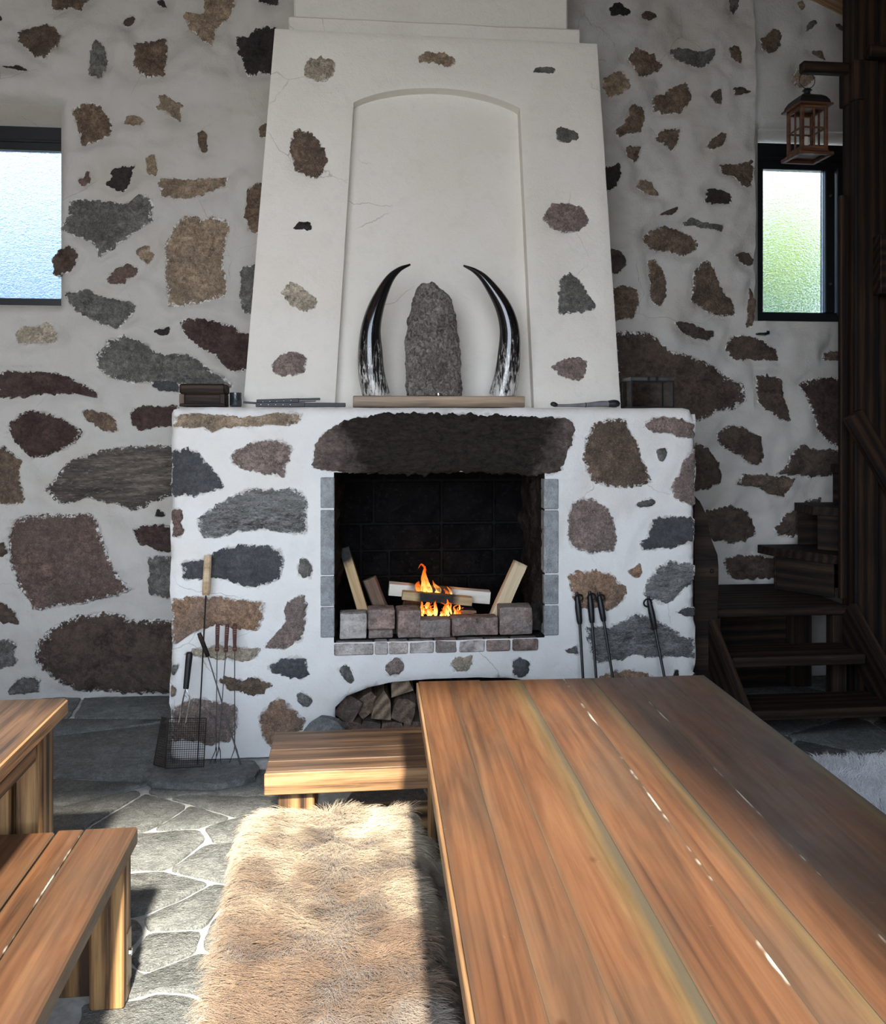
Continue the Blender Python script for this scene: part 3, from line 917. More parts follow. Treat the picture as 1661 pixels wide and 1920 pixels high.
for i, (m, poly) in enumerate(S_WALL):
    uv = uvs_wall[i]
    zc = sum(p[1] for p in uv) / len(uv)
    low = min(1, max(0, (2.0 - zc) / 0.7))
    build_stone(PW, uv, STONE[m], wall_back, WAMP, 0.008 + 0.024 * low, i * 3.7)
for i, (m, poly) in enumerate(S_NICHE):
    build_stone(PN, uvs_niche[i], STONE[m], wall_back, 0.012, 0.006, 200 + i * 3.7)

def make_glass(name, tint, scale, bst=0.45):
    b = NB(name)
    n1 = b.noise(b.mapping((1, 1, 1.6)), scale, 3, 0.5, 0.6)
    b.color(tint)
    b.rough(0.07)
    b.p.inputs['Transmission Weight'].default_value = 1.0
    b.p.inputs['IOR'].default_value = 1.35
    b.p.inputs['Specular IOR Level'].default_value = 0.3
    b.bump(n1, bst, 0.006)
    return b.m
M_GLASS1 = make_glass('hammered_window_glass', (0.225, 0.235, 0.245), 70, 0.8)
M_GLASS2 = make_glass('rippled_window_glass', (0.275, 0.29, 0.285), 62)

def window(name, hole, Y, depth, frame_drop, panes, head_drop, glass):
    """reveal, black frame and panes set back in a wall hole. panes: list of (u0,u1)"""
    u0, u1, v0, v1 = hole
    e = struct(empty(name, ((u0 + u1) / 2, Y, v0)))
    Yb = Y + depth
    vb = v1 - head_drop
    mb = MB()
    yf = Y + 0.028
    mb.add([(u0, yf, v1), (u1, yf, v1), (u1, Yb + 0.1, vb), (u0, Yb + 0.1, vb)], [(0, 1, 2, 3)])
    mb.add([(u0, yf, v0), (u1, yf, v0), (u1, Yb + 0.1, v0), (u0, Yb + 0.1, v0)], [(3, 2, 1, 0)])
    mb.add([(u0, yf, v0), (u0, yf, v1), (u0, Yb + 0.1, vb), (u0, Yb + 0.1, v0)], [(0, 1, 2, 3)])
    mb.add([(u1, yf, v0), (u1, yf, v1), (u1, Yb + 0.1, vb), (u1, Yb + 0.1, v0)], [(3, 2, 1, 0)])
    mb.build('window_reveal', M_HOOD, e, 40)
    return e, Yb, vb
# left window
win1, Yb, vb = window('window_1', HOLE_L, YW, 0.24, 0.1, None, 0.06, M_GLASS1)
zt_g = onY(50, 281, Yb).z
zb_g = onY(50, 560, Yb).z
fu0, fu1 = HOLE_L[0], HOLE_L[1]
gx1 = fu1 - 0.0
box('window_frame', (fu0, Yb, zt_g), (fu1, Yb + 0.06, vb + 0.0), M_FRAME, win1, 0.004)
box('window_frame', (fu0, Yb - 0.02, HOLE_L[2]), (fu1, Yb + 0.06, zb_g), M_FRAME, win1, 0.004)
box('window_frame', (fu0, Yb, zb_g), (fu0 + 0.05, Yb + 0.06, zt_g), M_FRAME, win1, 0.004, 'Z')
box('window_frame', (fu1 - 0.02, Yb + 0.003, zb_g), (fu1, Yb + 0.06, zt_g), M_FRAME, win1, 0.003, 'Z')
box('frame_rib', (fu0, Yb - 0.012, zt_g + 0.045), (fu1, Yb, zt_g + 0.06), M_FRAME, win1, 0.003)
box('pane', (fu0 + 0.05, Yb + 0.03, zb_g), (fu1 - 0.02, Yb + 0.036, zt_g), M_GLASS1, win1, 0)
# right window
win2, Yb, vb = window('window_2', HOLE_R, YN, 0.10, 0.1, None, 0.06, M_GLASS2)
zt_g = onY(1490, 318, Yb).z
zb_g = onY(1490, 586, Yb).z
xs = [onY(p, 450, Yb).x for p in (1418, 1431, 1546, 1567, 1589)]
xe = HOLE_R[1]
box('window_frame', (HOLE_R[0], Yb, zt_g), (xe, Yb + 0.06, vb), M_FRAME, win2, 0.004)
box('frame_rib', (HOLE_R[0], Yb - 0.015, zt_g + 0.05), (xe, Yb, zt_g + 0.075), M_FRAME, win2, 0.004)
box('window_frame', (HOLE_R[0], Yb - 0.01, HOLE_R[2] + 0.012), (xe, Yb + 0.06, zb_g), M_FRAME, win2, 0.004)
box('window_frame', (xs[0] - 0.03, Yb, zb_g), (xs[1], Yb + 0.06, zt_g), M_FRAME, win2, 0.004, 'Z')
box('window_sash', (xs[2], Yb - 0.012, zb_g), (xs[3] - 0.012, Yb + 0.06, zt_g), M_FRAME, win2, 0.005, 'Z')
box('window_mullion', (xs[3], Yb - 0.02, zb_g - 0.02), (xs[4], Yb + 0.06, zt_g + 0.01), M_FRAME, win2, 0.004, 'Z')
box('window_frame', (xe - 0.05, Yb, zb_g), (xe, Yb + 0.06, zt_g), M_FRAME, win2, 0.004, 'Z')
box('pane', (xs[1], Yb + 0.03, zb_g), (xs[2], Yb + 0.036, zt_g), M_GLASS2, win2, 0)
box('pane', (xs[4], Yb + 0.03, zb_g), (xe - 0.05, Yb + 0.036, zt_g), M_GLASS2, win2, 0)
for zz in (0.2, 0.82):
    mb = MB()
    zc = zb_g + (zt_g - zb_g) * zz
    mb.tube([(xs[2] + 0.03, Yb - 0.012, zc), (xs[2] + 0.03, Yb - 0.03, zc)], [0.008, 0.006], 8)
    mb.build('window_catch', M_ROD, win2)

# ------------------------------------------------------------------ other walls, ceiling, floor, outside
def slab(name, quad, thick_dir, mat):
    q = [Vector(p) for p in quad]
    t = Vector(thick_dir)
    mb = MB()
    V = q + [p + t for p in q]
    mb.add(V, [(0, 1, 2, 3), (7, 6, 5, 4), (0, 4, 5, 1), (1, 5, 6, 2), (2, 6, 7, 3), (3, 7, 4, 0)])
    return struct(mb.build(name, mat, None, 0))
slab('wall_left', [(XL, YFRONT, 0), (XL, YW + 0.3, 0), (XL, YW + 0.3, ZMAX), (XL, YFRONT, ZMAX)], (-0.3, 0, 0), W_BENCH)
slab('wall_right', [(XR, YFRONT, 0), (XR, YFRONT, ZMAX), (XR, YW + 0.3, ZMAX), (XR, YW + 0.3, 0)], (0.3, 0, 0), W_BENCH)
# wall behind the camera with the large opening
mb = MB()
for lo, hi in (((XL, YFRONT - 0.3, 0), (OPX0, YFRONT, ZMAX)), ((OPX1, YFRONT - 0.3, 0), (XR, YFRONT, ZMAX)),
               ((OPX0, YFRONT - 0.3, 0), (OPX1, YFRONT, OPZ0)), ((OPX0, YFRONT - 0.3, OPZ1), (OPX1, YFRONT, ZMAX))):
    mb.box(lo, hi)
struct(mb.build('wall_front', W_BENCH, None, 0))
# pitched ceiling, ridge left of the chimney axis
pa = onY(1525, 0, YN)
pb = onY(1605, 40, YN)
slope = (pa.z - pb.z) / (pb.x - pa.x)
XRIDGE = 0.3
ZRIDGE = pa.z + slope * (pa.x - XRIDGE)
def zceil(x):
    return ZRIDGE - slope * abs(x - XRIDGE)
cl = slab('ceiling', [(XRIDGE, YFRONT - 0.4, ZRIDGE), (XR + 0.3, YFRONT - 0.4, zceil(XR + 0.3)), (XR + 0.3, YW + 0.6, zceil(XR + 0.3)), (XRIDGE, YW + 0.6, ZRIDGE)], (0, 0, 0.15), W_CEIL)
cl2 = slab('ceiling', [(XRIDGE, YFRONT - 0.4, ZRIDGE), (XRIDGE, YW + 0.6, ZRIDGE), (XL - 0.3, YW + 0.6, zceil(XL - 0.3)), (XL - 0.3, YFRONT - 0.4, zceil(XL - 0.3))], (0, 0, 0.15), W_CEIL)
for k in range(9):
    y0 = YN + 0.1 - 0.14 * (k + 1)
    xa, xb = 2.3, 3.6
    d = Vector((xb - xa, 0, zceil(xb) - zceil(xa)))
    beam('board', (xa, y0 + 0.07, zceil(xa) - 0.012), (xb, y0 + 0.07, zceil(xb) - 0.012), 0.134, 0.022, W_CEIL, cl, (0, 0, 1), 0.004)

# floor: irregular slate paving, joints in pale mortar
gr = slab('floor', [(XL, YFRONT - 0.3, -0.012), (XR, YFRONT - 0.3, -0.012), (XR, YW + 0.6, -0.012), (XL, YW + 0.6, -0.012)], (0, 0, -0.2), M_GROUT)
SLABS = [
 [(113,1458),(275,1465),(287,1469),(258,1476),(117,1509),(60,1512),(60,1457)],
 [(117,1509),(258,1478),(271,1485),(165,1549),(100,1590),(40,1590),(60,1515)],
 [(271,1485),(311,1494),(357,1507),(330,1526),(282,1555),(261,1559),(165,1566),(165,1549)],
 [(311,1494),(361,1488),(498,1490),(600,1500),(464,1523),(441,1531),(357,1507)],
 [(357,1507),(441,1531),(374,1551),(282,1555),(330,1526)],
 [(287,1469),(480,1440),(600,1446),(600,1498),(498,1490),(361,1488),(311,1494),(271,1485)],
 [(261,1559),(374,1551),(392,1569),(378,1583),(337,1614),(309,1630),(249,1630),(200,1640),(150,1610),(160,1567)],
 [(374,1551),(441,1531),(464,1523),(600,1503),(600,1568),(447,1576),(392,1580),(392,1569)],
 [(392,1580),(447,1576),(600,1570),(600,1663),(433,1658),(402,1652),(309,1630),(337,1614),(378,1583)],
 [(249,1633),(309,1630),(402,1652),(344,1683),(261,1717),(180,1715),(170,1655),(200,1641)],
 [(402,1652),(433,1658),(600,1665),(600,1712),(416,1700),(383,1739),(275,1744),(261,1719),(344,1683)],
 [(180,1717),(261,1720),(275,1744),(251,1775),(180,1770)],
 [(275,1744),(383,1739),(374,1782),(268,1823),(235,1802),(251,1775)],
 [(383,1739),(416,1700),(600,1714),(600,1790),(409,1786),(374,1782)],
 [(268,1823),(374,1782),(409,1786),(600,1792),(600,1905),(400,1886),(360,1860),(295,1856),(247,1872),(170,1868),(180,1815),(235,1803)],
 [(392,1889),(600,1907),(600,2010),(330,2010),(364,1920)],
 [(247,1872),(295,1856),(360,1862),(395,1889),(364,1920),(330,2010),(120,2010),(150,1872)],
 [(134,1346),(320,1348),(296,1356),(113,1378),(60,1380),(60,1350)],
 [(113,1378),(296,1356),(330,1350),(335,1420),(480,1439),(287,1468),(275,1464),(113,1457),(50,1450),(50,1385)],
 [(158,1303),(330,1303),(330,1347),(134,1345)],
 [(60,1303),(157,1303),(133,1345),(60,1350)],
]
def shrink(P, d):
    n = len(P)
    ar = np.sum(P[:, 0] * np.roll(P[:, 1], -1) - np.roll(P[:, 0], -1) * P[:, 1])
    if ar < 0:
        P = P[::-1]
    out = []
    for i in range(n):
        a, b, c = P[i - 1], P[i], P[(i + 1) % n]
        e1, e2 = b - a, c - b
        e1 = e1 / (np.linalg.norm(e1) + 1e-9)
        e2 = e2 / (np.linalg.norm(e2) + 1e-9)
        n1, n2 = np.array([-e1[1], e1[0]]), np.array([-e2[1], e2[0]])
        m = n1 + n2
        L = np.linalg.norm(m)
        m = n1 if L < 1e-6 else m / L
        k = d / max(0.45, m @ n1)
        out.append(b + m * k)
    return np.array(out)
def build_slab(P, seed):
    Q = shrink(np.array(P), 0.0095)
    R = resample([tuple(q) for q in Q], 0.022, 1)
    R = R + np.array([[0.007 * fbm(p[0] * 14, p[1] * 14, seed, 3), 0.007 * fbm(p[0] * 14, p[1] * 14, seed + 9, 3)] for p in R])
    n = len(R)
    c = R.mean(0)
    tz = 0.001 * math.sin(seed)
    V = [(p[0], p[1], -0.03) for p in R] + [(p[0], p[1], -0.003 + tz) for p in R]
    I = R + (c - R) / (np.linalg.norm(c - R, axis=1)[:, None] + 1e-9) * 0.006
    V += [(p[0], p[1], tz) for p in I]
    Fc = [(k, (k + 1) % n, n + (k + 1) % n, n + k) for k in range(n)]
    Fc += [(n + k, n + (k + 1) % n, 2 * n + (k + 1) % n, 2 * n + k) for k in range(n)]
    Fc.append(tuple(range(2 * n, 3 * n)))
    return mesh_obj('paving_slab', V, Fc, M_SLAB, gr, 40)
traced = []
for i, s in enumerate(SLABS):
    P = [onZ(px, py, 0.0) for px, py in s]
    P = [(p.x, p.y) for p in P]
    traced.append(np.array(P))
    build_slab(P, i * 1.9)
# further slabs: voronoi cells on the rest of the floor
seeds = []
for gx in np.arange(XL + 0.2, XR, 0.47):
    for gy in np.arange(YFRONT + 0.1, YW, 0.43):
        seeds.append((gx + random.uniform(-0.16, 0.16), gy + random.uniform(-0.15, 0.15)))
S = np.array(seeds)
def clip(poly, a, b):
    """keep side of poly nearer to a than b"""
    m = (a + b) / 2
    d = b - a
    out = []
    for i in range(len(poly)):
        p, q = poly[i], poly[(i + 1) % len(poly)]
        sp, sq = (p - m) @ d, (q - m) @ d
        if sp <= 0:
            out.append(p)
        if (sp < 0) != (sq < 0) and sp != sq:
            out.append(p + (q - p) * sp / (sp - sq))
    return out
for i, s in enumerate(S):
    near = np.argsort(np.hypot(*(S - s).T))[1:13]
    poly = [np.array(q) for q in ((s[0] - 0.6, s[1] - 0.6), (s[0] + 0.6, s[1] - 0.6), (s[0] + 0.6, s[1] + 0.6), (s[0] - 0.6, s[1] + 0.6))]
    for j in near:
        poly = clip(poly, s, S[j])
        if len(poly) < 3:
            break
    if len(poly) < 3:
        continue
    A = np.array(poly)
    A[:, 0] = np.clip(A[:, 0], XL, XR)
    A[:, 1] = np.clip(A[:, 1], YFRONT, YW)
    x, y = s
    if not (-1.9 < x < 3.2 and 0.4 < y < 5.3):
        continue
    if -0.9 < x < 1.75 and y > YF + 0.1:
        continue
    T = np.concatenate(traced)
    bad = False
    for t in traced:
        if inside(A, t).any() or inside(t, A).any() or inside(np.array([A.mean(0)]), t).any():
            bad = True
            break
        mid = (A + np.roll(A, -1, 0)) / 2
        if inside(mid, t).any():
            bad = True
            break
    if bad:
        continue
    build_slab([tuple(q) for q in A], 50 + i)
# outside
slab('ground', [(-60, -60, -0.25), (60, -60, -0.25), (60, 60, -0.25), (-60, 60, -0.25)], (0, 0, -0.2), M_GROUND)
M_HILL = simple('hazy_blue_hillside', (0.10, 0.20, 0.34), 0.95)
V, Fc = [], []
for i in range(41):
    x = -75 + i * 2.6
    h = 19.0 + 3.0 * fbm(x * 0.06, 1.0, 2.0, 3)
    for j in range(6):
        t = j / 5
        V.append((x, 60 + 18 * t, -0.3 + h * math.sin(t * math.pi / 2) * (1 + 0.06 * fbm(x * 0.2, t * 3, 5, 3))))
for i in range(40):
    for j in range(5):
        a = i * 6 + j
        Fc.append((a, a + 6, a + 7, a + 1))
struct(mesh_obj('hills', V, Fc, M_HILL, None, 60))
M_LEAF = make_stone('yellow_green_leaf_mass', (0.40, 0.48, 0.13), (0.26, 0.40, 0.12), speck=0.4, wash=0.0, scale=3)
M_LEAF2 = make_stone('dark_green_leaf_mass', (0.10, 0.24, 0.17), (0.13, 0.28, 0.18), speck=0.4, wash=0.0, scale=3)  # two leaf colours, a pale yellow-green and a darker green
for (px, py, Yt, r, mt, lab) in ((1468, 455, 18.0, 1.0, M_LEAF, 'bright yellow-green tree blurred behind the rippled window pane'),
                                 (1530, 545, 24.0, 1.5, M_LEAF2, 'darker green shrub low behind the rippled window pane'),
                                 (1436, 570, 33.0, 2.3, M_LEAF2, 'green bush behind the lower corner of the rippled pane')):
    c = onY(px, py, Yt)
    t = empty('garden_tree', (c.x, c.y, -0.25), lab, 'tree')
    bm = bmesh.new()
    bmesh.ops.create_icosphere(bm, subdivisions=5, radius=1.0)
    for v in bm.verts:
        d = v.co.normalized()
        v.co = Vector((d.x, d.y, d.z * 1.15)) * r * (1 + 0.28 * fbm(d.x * 2.2 + px, d.y * 2.2, d.z * 2.2, 5)) + c
    bm_obj('crown', bm, mt, t, 60)
    mb = MB()
    mb.tube([(c.x, c.y, -0.25), (c.x, c.y, c.z)], [0.16, 0.1], 10)
    mb.build('trunk', W_DARK, t)

# ------------------------------------------------------------------ fireplace
fp = empty('fireplace', (0.45, YF, 0), 'large whitewashed fieldstone fireplace with tapered plaster hood and arched niche', 'fireplace')
FU0, FU1 = PF.uv(320, 1100)[0], PF.uv(1304, 1100)[0]
ox0, oz1 = PF.uv(626, 886)
ox1, oz0 = PF.uv(1021, 1195)
a0 = PF.uv(628, 1300)[0]
a1 = PF.uv(1066, 1300)[0]
arch_px = [(628, 1328), (650, 1306), (690, 1291), (740, 1280), (800, 1274), (850, 1272)]
arch = [PF.uv(*p) for p in arch_px]
am = (a0 + a1) / 2
arch += [(2 * am - u, v) for u, v in reversed(arch)]
def outline_jit(u, v):
    return 0.012 * fbm(v * 5.0, u * 5.0, 3.3, 3)
outer = []
for z in np.arange(0, MANTEL, 0.03):
    outer.append((FU1 + outline_jit(FU1, z), z))
for u in np.arange(FU1, FU0, -0.03):
    r = 0.06
    top = MANTEL + 0.004 * fbm(u * 4, 1, 1, 3)
    e = max(0, r - (FU1 - u))
    e2 = max(0, r - (u - FU0))
    top -= r - math.sqrt(max(0, r * r - e * e)) if e else 0
    top -= 0.4 * (r - math.sqrt(max(0, r * r - e2 * e2))) if e2 else 0
    outer.append((u, top))
for z in np.arange(MANTEL - 0.03, 0, -0.03):
    outer.append((FU0 + outline_jit(FU0, z + 3), z))
outer.append((FU0, 0.0))
opening = [(ox0, oz0), (ox1, oz0), (ox1, oz1), (ox0, oz1)]
niche = [(a0, 0.0)] + arch + [(a1, 0.0)]
niche = [tuple(p) for p in niche]
def densify(poly, step, closed=True):
    out = []
    n = len(poly)
    for i in range(n if closed else n - 1):
        a, b = np.array(poly[i]), np.array(poly[(i + 1) % n])
        k = max(1, int(np.linalg.norm(b - a) / step))
        for j in range(k):
            out.append(tuple(a + (b - a) * j / k))
    if not closed:
        out.append(tuple(poly[-1]))
    return out
opening_d = densify(opening, 0.03)
niche_d = densify(niche, 0.03, False)
# outline runs: right side up, top, left side down, floor to niche, niche, floor
full = outer + densify([(FU0, 0.0), (a0, 0.0)], 0.05, False)[1:-1] + niche_d + densify([(a1, 0.0), (FU1, 0.0)], 0.05, False)[1:-1]
uvs_fire = [[PF.uv(*p) for p in poly] for _, poly in S_FIRE]
lint_uv = [PF.uv(*p) for p in LINTEL]
pts = list(full) + list(opening_d)
edges = [(i, (i + 1) % len(full)) for i in range(len(full))]
b0 = len(full)
edges += [(b0 + i, b0 + (i + 1) % len(opening_d)) for i in range(len(opening_d))]
FA = np.array(full)
G = []
for u in np.arange(FU0, FU1, 0.02):
    for v in np.arange(0.01, MANTEL, 0.02):
        G.append((u + random.uniform(-.004, .004), v + random.uniform(-.004, .004)))
G = np.array(G)
dO = poly_dist(G, FA)
dH = poly_dist(G, np.array(opening))
G = G[(dO < -0.010) & (dH > 0.010)]
pts += [tuple(p) for p in G]
res = delaunay_2d_cdt([Vector(p) for p in pts], edges, [], 0, 1e-6)
cv, cf = np.array([(v.x, v.y) for v in res[0]]), res[2]
cen = np.array([np.mean(cv[list(f)], axis=0) for f in cf])
ok = inside(cen, FA) & ~inside(cen, np.array(opening))
dS = stone_field(cv, uvs_fire + [lint_uv], 0.09)
# distance to the free outline edges (not the floor) for rounding
dE = np.minimum.reduce([np.abs(cv[:, 0] - FU0), np.abs(cv[:, 0] - FU1), np.abs(MANTEL - cv[:, 1])])
dN = np.abs(poly_dist(cv, np.array(niche)))
FAMP = 0.014
V = []
for i, (u, v) in enumerate(cv):
    h = relief(u, v, FAMP)
    t = min(1, max(0, dS[i] / 0.05))
    h += 0.006 * t * t if dS[i] > 0 else (-0.03 if dS[i] < -0.02 else 0)
    r = 0.045
    if dE[i] < r:
        h -= r * 0.9 * (1 - math.sqrt(max(0, 1 - (1 - dE[i] / r) ** 2)))
    if dN[i] < 0.02:
        h -= 0.012 * (1 - dN[i] / 0.02) ** 2
    V.append(PF.pt(u, v, h))
Fc = [tuple(f) for f, k in zip(cf, ok) if k]
nV = len(V)
# returns: outer silhouette back to the wall, niche and opening inwards
def key(p):
    return (round(p[0], 5), round(p[1], 5))
idx = {key(p): i for i, p in enumerate(cv)}
def extrude_back(chain, closed, Yback):
    base = len(V)
    for p in chain:
        V.append(Vector((p[0], Yback, p[1])))
    n = len(chain)
    for k in range(n if closed else n - 1):
        k2 = (k + 1) % n
        i, j = idx.get(key(chain[k])), idx.get(key(chain[k2]))
        if i is None or j is None:
            continue
        Fc.append((j, i, base + k, base + k2))
extrude_back(outer, False, YW + 0.02)
extrude_back(niche_d, False, YF + 0.75)
body = mesh_obj('masonry', V, Fc, M_PLASTER, fp, 50)
set_near(body, dS)
for i, (m, poly) in enumerate(S_FIRE):
    build_stone(PF, uvs_fire[i], STONE[m], body, FAMP, 0.012, 400 + i * 2.3, clampu=(FU0 + 0.004, FU1 - 0.004))
# lintel: one long stone, sooty above the fire
b = NB('sooty_lintel_granite')
v = b.mapping(rand=0)
mid = b.noise(b.mapping((0.7, 1, 1.4)), 42, 6, 0.7, 0.5)
fin = b.noise(v, 170, 4, 0.7)
col = b.ramp(mid, [(0.3, (0.13, 0.10, 0.088)), (0.5, (0.235, 0.18, 0.155)), (0.7, (0.38, 0.31, 0.27))])
col = b.mix(b.ramp(fin, [(0.58, 0.0), (0.66, 0.6)]), col, (0.5, 0.44, 0.40))
sx = b.sep(v)
lc = (PF.uv(585, 830)[0] + PF.uv(1078, 830)[0]) / 2
xx = b.math('ABSOLUTE', b.math('SUBTRACT', sx[0], lc))
big = b.noise(v, 4.5, 5, 0.65)
so = b.math('ADD', xx, b.math('MULTIPLY', b.math('SUBTRACT', big, 0.5), 0.55))
col = b.mix(b.ramp(so, [(0.46, 0.97), (0.60, 0.0)]), col, b.ramp(mid, [(0.3, (0.012, 0.010, 0.009)), (0.7, (0.060, 0.048, 0.040))]))
zz = b.math('ADD', sx[2], b.math('MULTIPLY', b.math('SUBTRACT', big, 0.5), 0.2))
ed = b.math('ADD', b.attr('edge').outputs['Fac'], b.math('MULTIPLY', b.math('SUBTRACT', b.noise(v, 30, 5, 0.7), 0.5), 1.4))
edf = b.math('MULTIPLY', b.ramp(ed, [(0.75, 0.0), (0.95, 0.8)]), b.ramp(zz, [(1.56, 0.0), (1.64, 1.0)]))
col = b.mix(edf, col, (0.50, 0.44, 0.32))
b.color(col)
b.rough(0.85)
b.p.inputs['Specular IOR Level'].default_value = 0.15
b.bump(b.math('ADD', mid, b.math('MULTIPLY', fin, 0.4)), 0.9, 0.03)
lo = build_stone(PF, lint_uv, b.m, fp, FAMP, 0.045, 77.7, jit=0.008, name='lintel_stone')
# firebox interior
FBD = 0.56
ybk = YF + FBD
mb = MB()
mb.add([(ox0, ybk, oz0), (ox1, ybk, oz0), (ox1, ybk, oz1 + 0.24), (ox0, ybk, oz1 + 0.24)], [(0, 1, 2, 3)])
mb.add([(ox0 - 0.02, YF + 0.02, oz1 + 0.001), (ox1 + 0.02, YF + 0.02, oz1 + 0.001), (ox1 + 0.02, YF + 0.02, oz1 + 0.24), (ox0 - 0.02, YF + 0.02, oz1 + 0.24)], [(3, 2, 1, 0)])
mb.add([(ox0, YF, oz1 + 0.24), (ox1, YF, oz1 + 0.24), (ox1, ybk, oz1 + 0.24), (ox0, ybk, oz1 + 0.24)], [(3, 2, 1, 0)])
firebox = mb.build('firebox', M_SOOTJ, fp, 0)
# side walls of rough sooty stone
for xw, sgn in ((ox0, 1), (ox1, -1)):
    V, Fc = [], []
    nu, nv = 30, 50
    for i in range(nu + 1):
        for j in range(nv + 1):
            y = YF + 0.005 + (FBD - 0.005) * i / nu
            z = oz0 - 0.01 + (oz1 + 0.24 - oz0) * j / nv
            d = 0.05 * max(0, fbm(y * 6, z * 6, xw * 3, 4)) + 0.02 * fbm(y * 20, z * 20, 3, 3)
            V.append((xw + sgn * (0.002 + max(0, d) * min(1, i / 4)), y, z))
    for i in range(nu):
        for j in range(nv):
            a = i * (nv + 1) + j
            f = (a, a + 1, a + nv + 2, a + nv + 1)
            Fc.append(f if sgn > 0 else f[::-1])
    mesh_obj('side_stonework', V, Fc, M_SOOTSTONE, firebox, 60)
# back lining blocks, joints from the picture
def bx(px):
    return onY(px, 1000, ybk).x
def bz(py):
    return onY(830, py, ybk).z
rows = [(1180, 1135, [628, 700, 760, 880, 960, 990]), (1135, 1078, [628, 677, 729, 827, 878, 990]), (1078, 1030, [628, 677, 729, 827, 925, 990]),
        (1030, 980, [628, 677, 827, 925, 990]), (980, 900, [628, 700, 827, 925, 990]), (900, 800, [628, 720, 800, 900, 990])]
for yb_, yt_, xs_ in rows:
    for k in range(len(xs_) - 1):
        g = 0.006
        box('fire_brick', (bx(xs_[k]) + g, ybk - 0.018 - random.uniform(0, 0.006), bz(yb_) + g), (bx(xs_[k + 1]) - g, ybk + 0.01, bz(yt_) - g), M_SOOT, firebox, 0.006)
# hearth slab and the course of bricks along its front
hearth = box('hearth_bed', (ox0 - 0.01, YF + 0.05, oz0 - 0.12), (ox1 + 0.01, ybk, oz0), M_SOOTSTONE, fp, 0.004)
course = [(626, 700, 1), (702, 727, 1), (729, 765, 1), (767, 813, 1), (816, 856, 0), (860, 908, 1), (911, 956, 0), (960, 1008, 2)]
for k, (x0, x1, wht) in enumerate(course):
    p0, p1 = PF.uv(x0, 1200)[0], PF.uv(x1, 1200)[0]
    zt, zb = oz0 - 0.002 + random.uniform(-.004, .003), oz0 - 0.062
    box('hearth_brick', (p0, YF - 0.012 - random.uniform(0, .006), zb), (p1, YF + 0.10, zt), (M_BRICK, M_BRICKW, M_BRICK)[wht], fp, 0.006, jit=0.003, sub=2)
# slate tiles up both jambs
for xa, xb, segs in ((601, 627, [(895, 952), (956, 1077), (1080, 1135), (1138, 1194)]), (1019, 1046, [(898, 954), (957, 1074), (1077, 1132), (1135, 1190)])):
    for (t0, t1) in segs:
        u0_, z1_ = PF.uv(xa, t0)
        u1_, z0_ = PF.uv(xb, t1)
        box('jamb_tile', (u0_, YF - 0.014, z0_), (u1_, YF + 0.06, z1_), M_TILE, fp, 0.004, 'Z')
# inside of the log store
mb = MB()
yb2 = YF + 0.75
mb.add([(a0 - 0.05, yb2, 0), (a1 + 0.05, yb2, 0), (a1 + 0.05, yb2, 0.6), (a0 - 0.05, yb2, 0.6)], [(0, 1, 2, 3)])
mb.build('log_store_back', M_SOOTSTONE, fp, 0)

# plaster hood
hb = [PH.uv(455, 757), PH.uv(515, 52), PH.uv(1120, 82), PH.uv(1165, 772)]
ztop = (hb[1][1] + hb[2][1]) / 2
BL, TL, TR, BR = (hb[0][0], -0.02), (hb[1][0], ztop), (hb[2][0], ztop), (hb[3][0], -0.02)
shL, shR = PH.uv(663, 192), PH.uv(975, 202)
zsh = (shL[1] + shR[1]) / 2
nbL, nbR = PH.uv(627, 757)[0], PH.uv(1002, 766)[0]
zpk = PH.uv(822, 164)[1]
def ledge(t, A, B):
    return (A[0] + (B[0] - A[0]) * t, A[1] + (B[1] - A[1]) * t)
inner, outr = [], []
N1 = 60
for k in range(N1 + 1):
    t = k / N1
    inner.append((nbL + (shL[0] - nbL) * t, -0.02 + (zsh + 0.02) * t))
    outr.append(ledge((zsh + 0.02) * t / (ztop + 0.02), BL, TL))
inner.append((shL[0], zsh)); outr.append(ledge((zsh + 0.02 + (ztop - zsh) * 0.5) / (ztop + 0.02), BL, TL))
inner.append((shL[0], zsh)); outr.append(TL)
NA = 36
for k in range(NA + 1):
    t = k / NA
    u = shL[0] + (shR[0] - shL[0]) * t
    z = zsh + (zpk - zsh) * (1 - (2 * t - 1) ** 2) ** 0.85
    inner.append((u, z)); outr.append((TL[0] + (TR[0] - TL[0]) * (0.04 + 0.92 * t), ztop))
inner.append((shR[0], zsh)); outr.append(TR)
inner.append((shR[0], zsh)); outr.append(ledge((zsh + 0.02 + (ztop - zsh) * 0.5) / (ztop + 0.02), BR, TR))
for k in range(N1 + 1):
    t = 1 - k / N1
    inner.append((nbR + (shR[0] - nbR) * t, -0.02 + (zsh + 0.02) * t))
    outr.append(ledge((zsh + 0.02) * t / (ztop + 0.02), BR, TR))
uvs_hood = [[PH.uv(*p) for p in poly] for _, poly in S_HOOD]
bm = bmesh.new()
MS = 16
HAMP = 0.005
cols = []
allp = np.array([[np.array(a) + (np.array(c) - np.array(a)) * (m / MS) for m in range(MS + 1)] for a, c in zip(inner, outr)])
flat = allp.reshape(-1, 2)
dst = stone_field(flat, uvs_hood, 0.09)
hh = np.array([relief(p[0] + 5, p[1], HAMP) for p in flat])
t = np.clip(dst / 0.05, 0, 1)
hh += np.where(dst > 0, 0.009 * t * t * (3 - 2 * t), np.where(dst < -0.02, -0.03, 0)) - 0.009
hh = hh.reshape(allp.shape[:2])
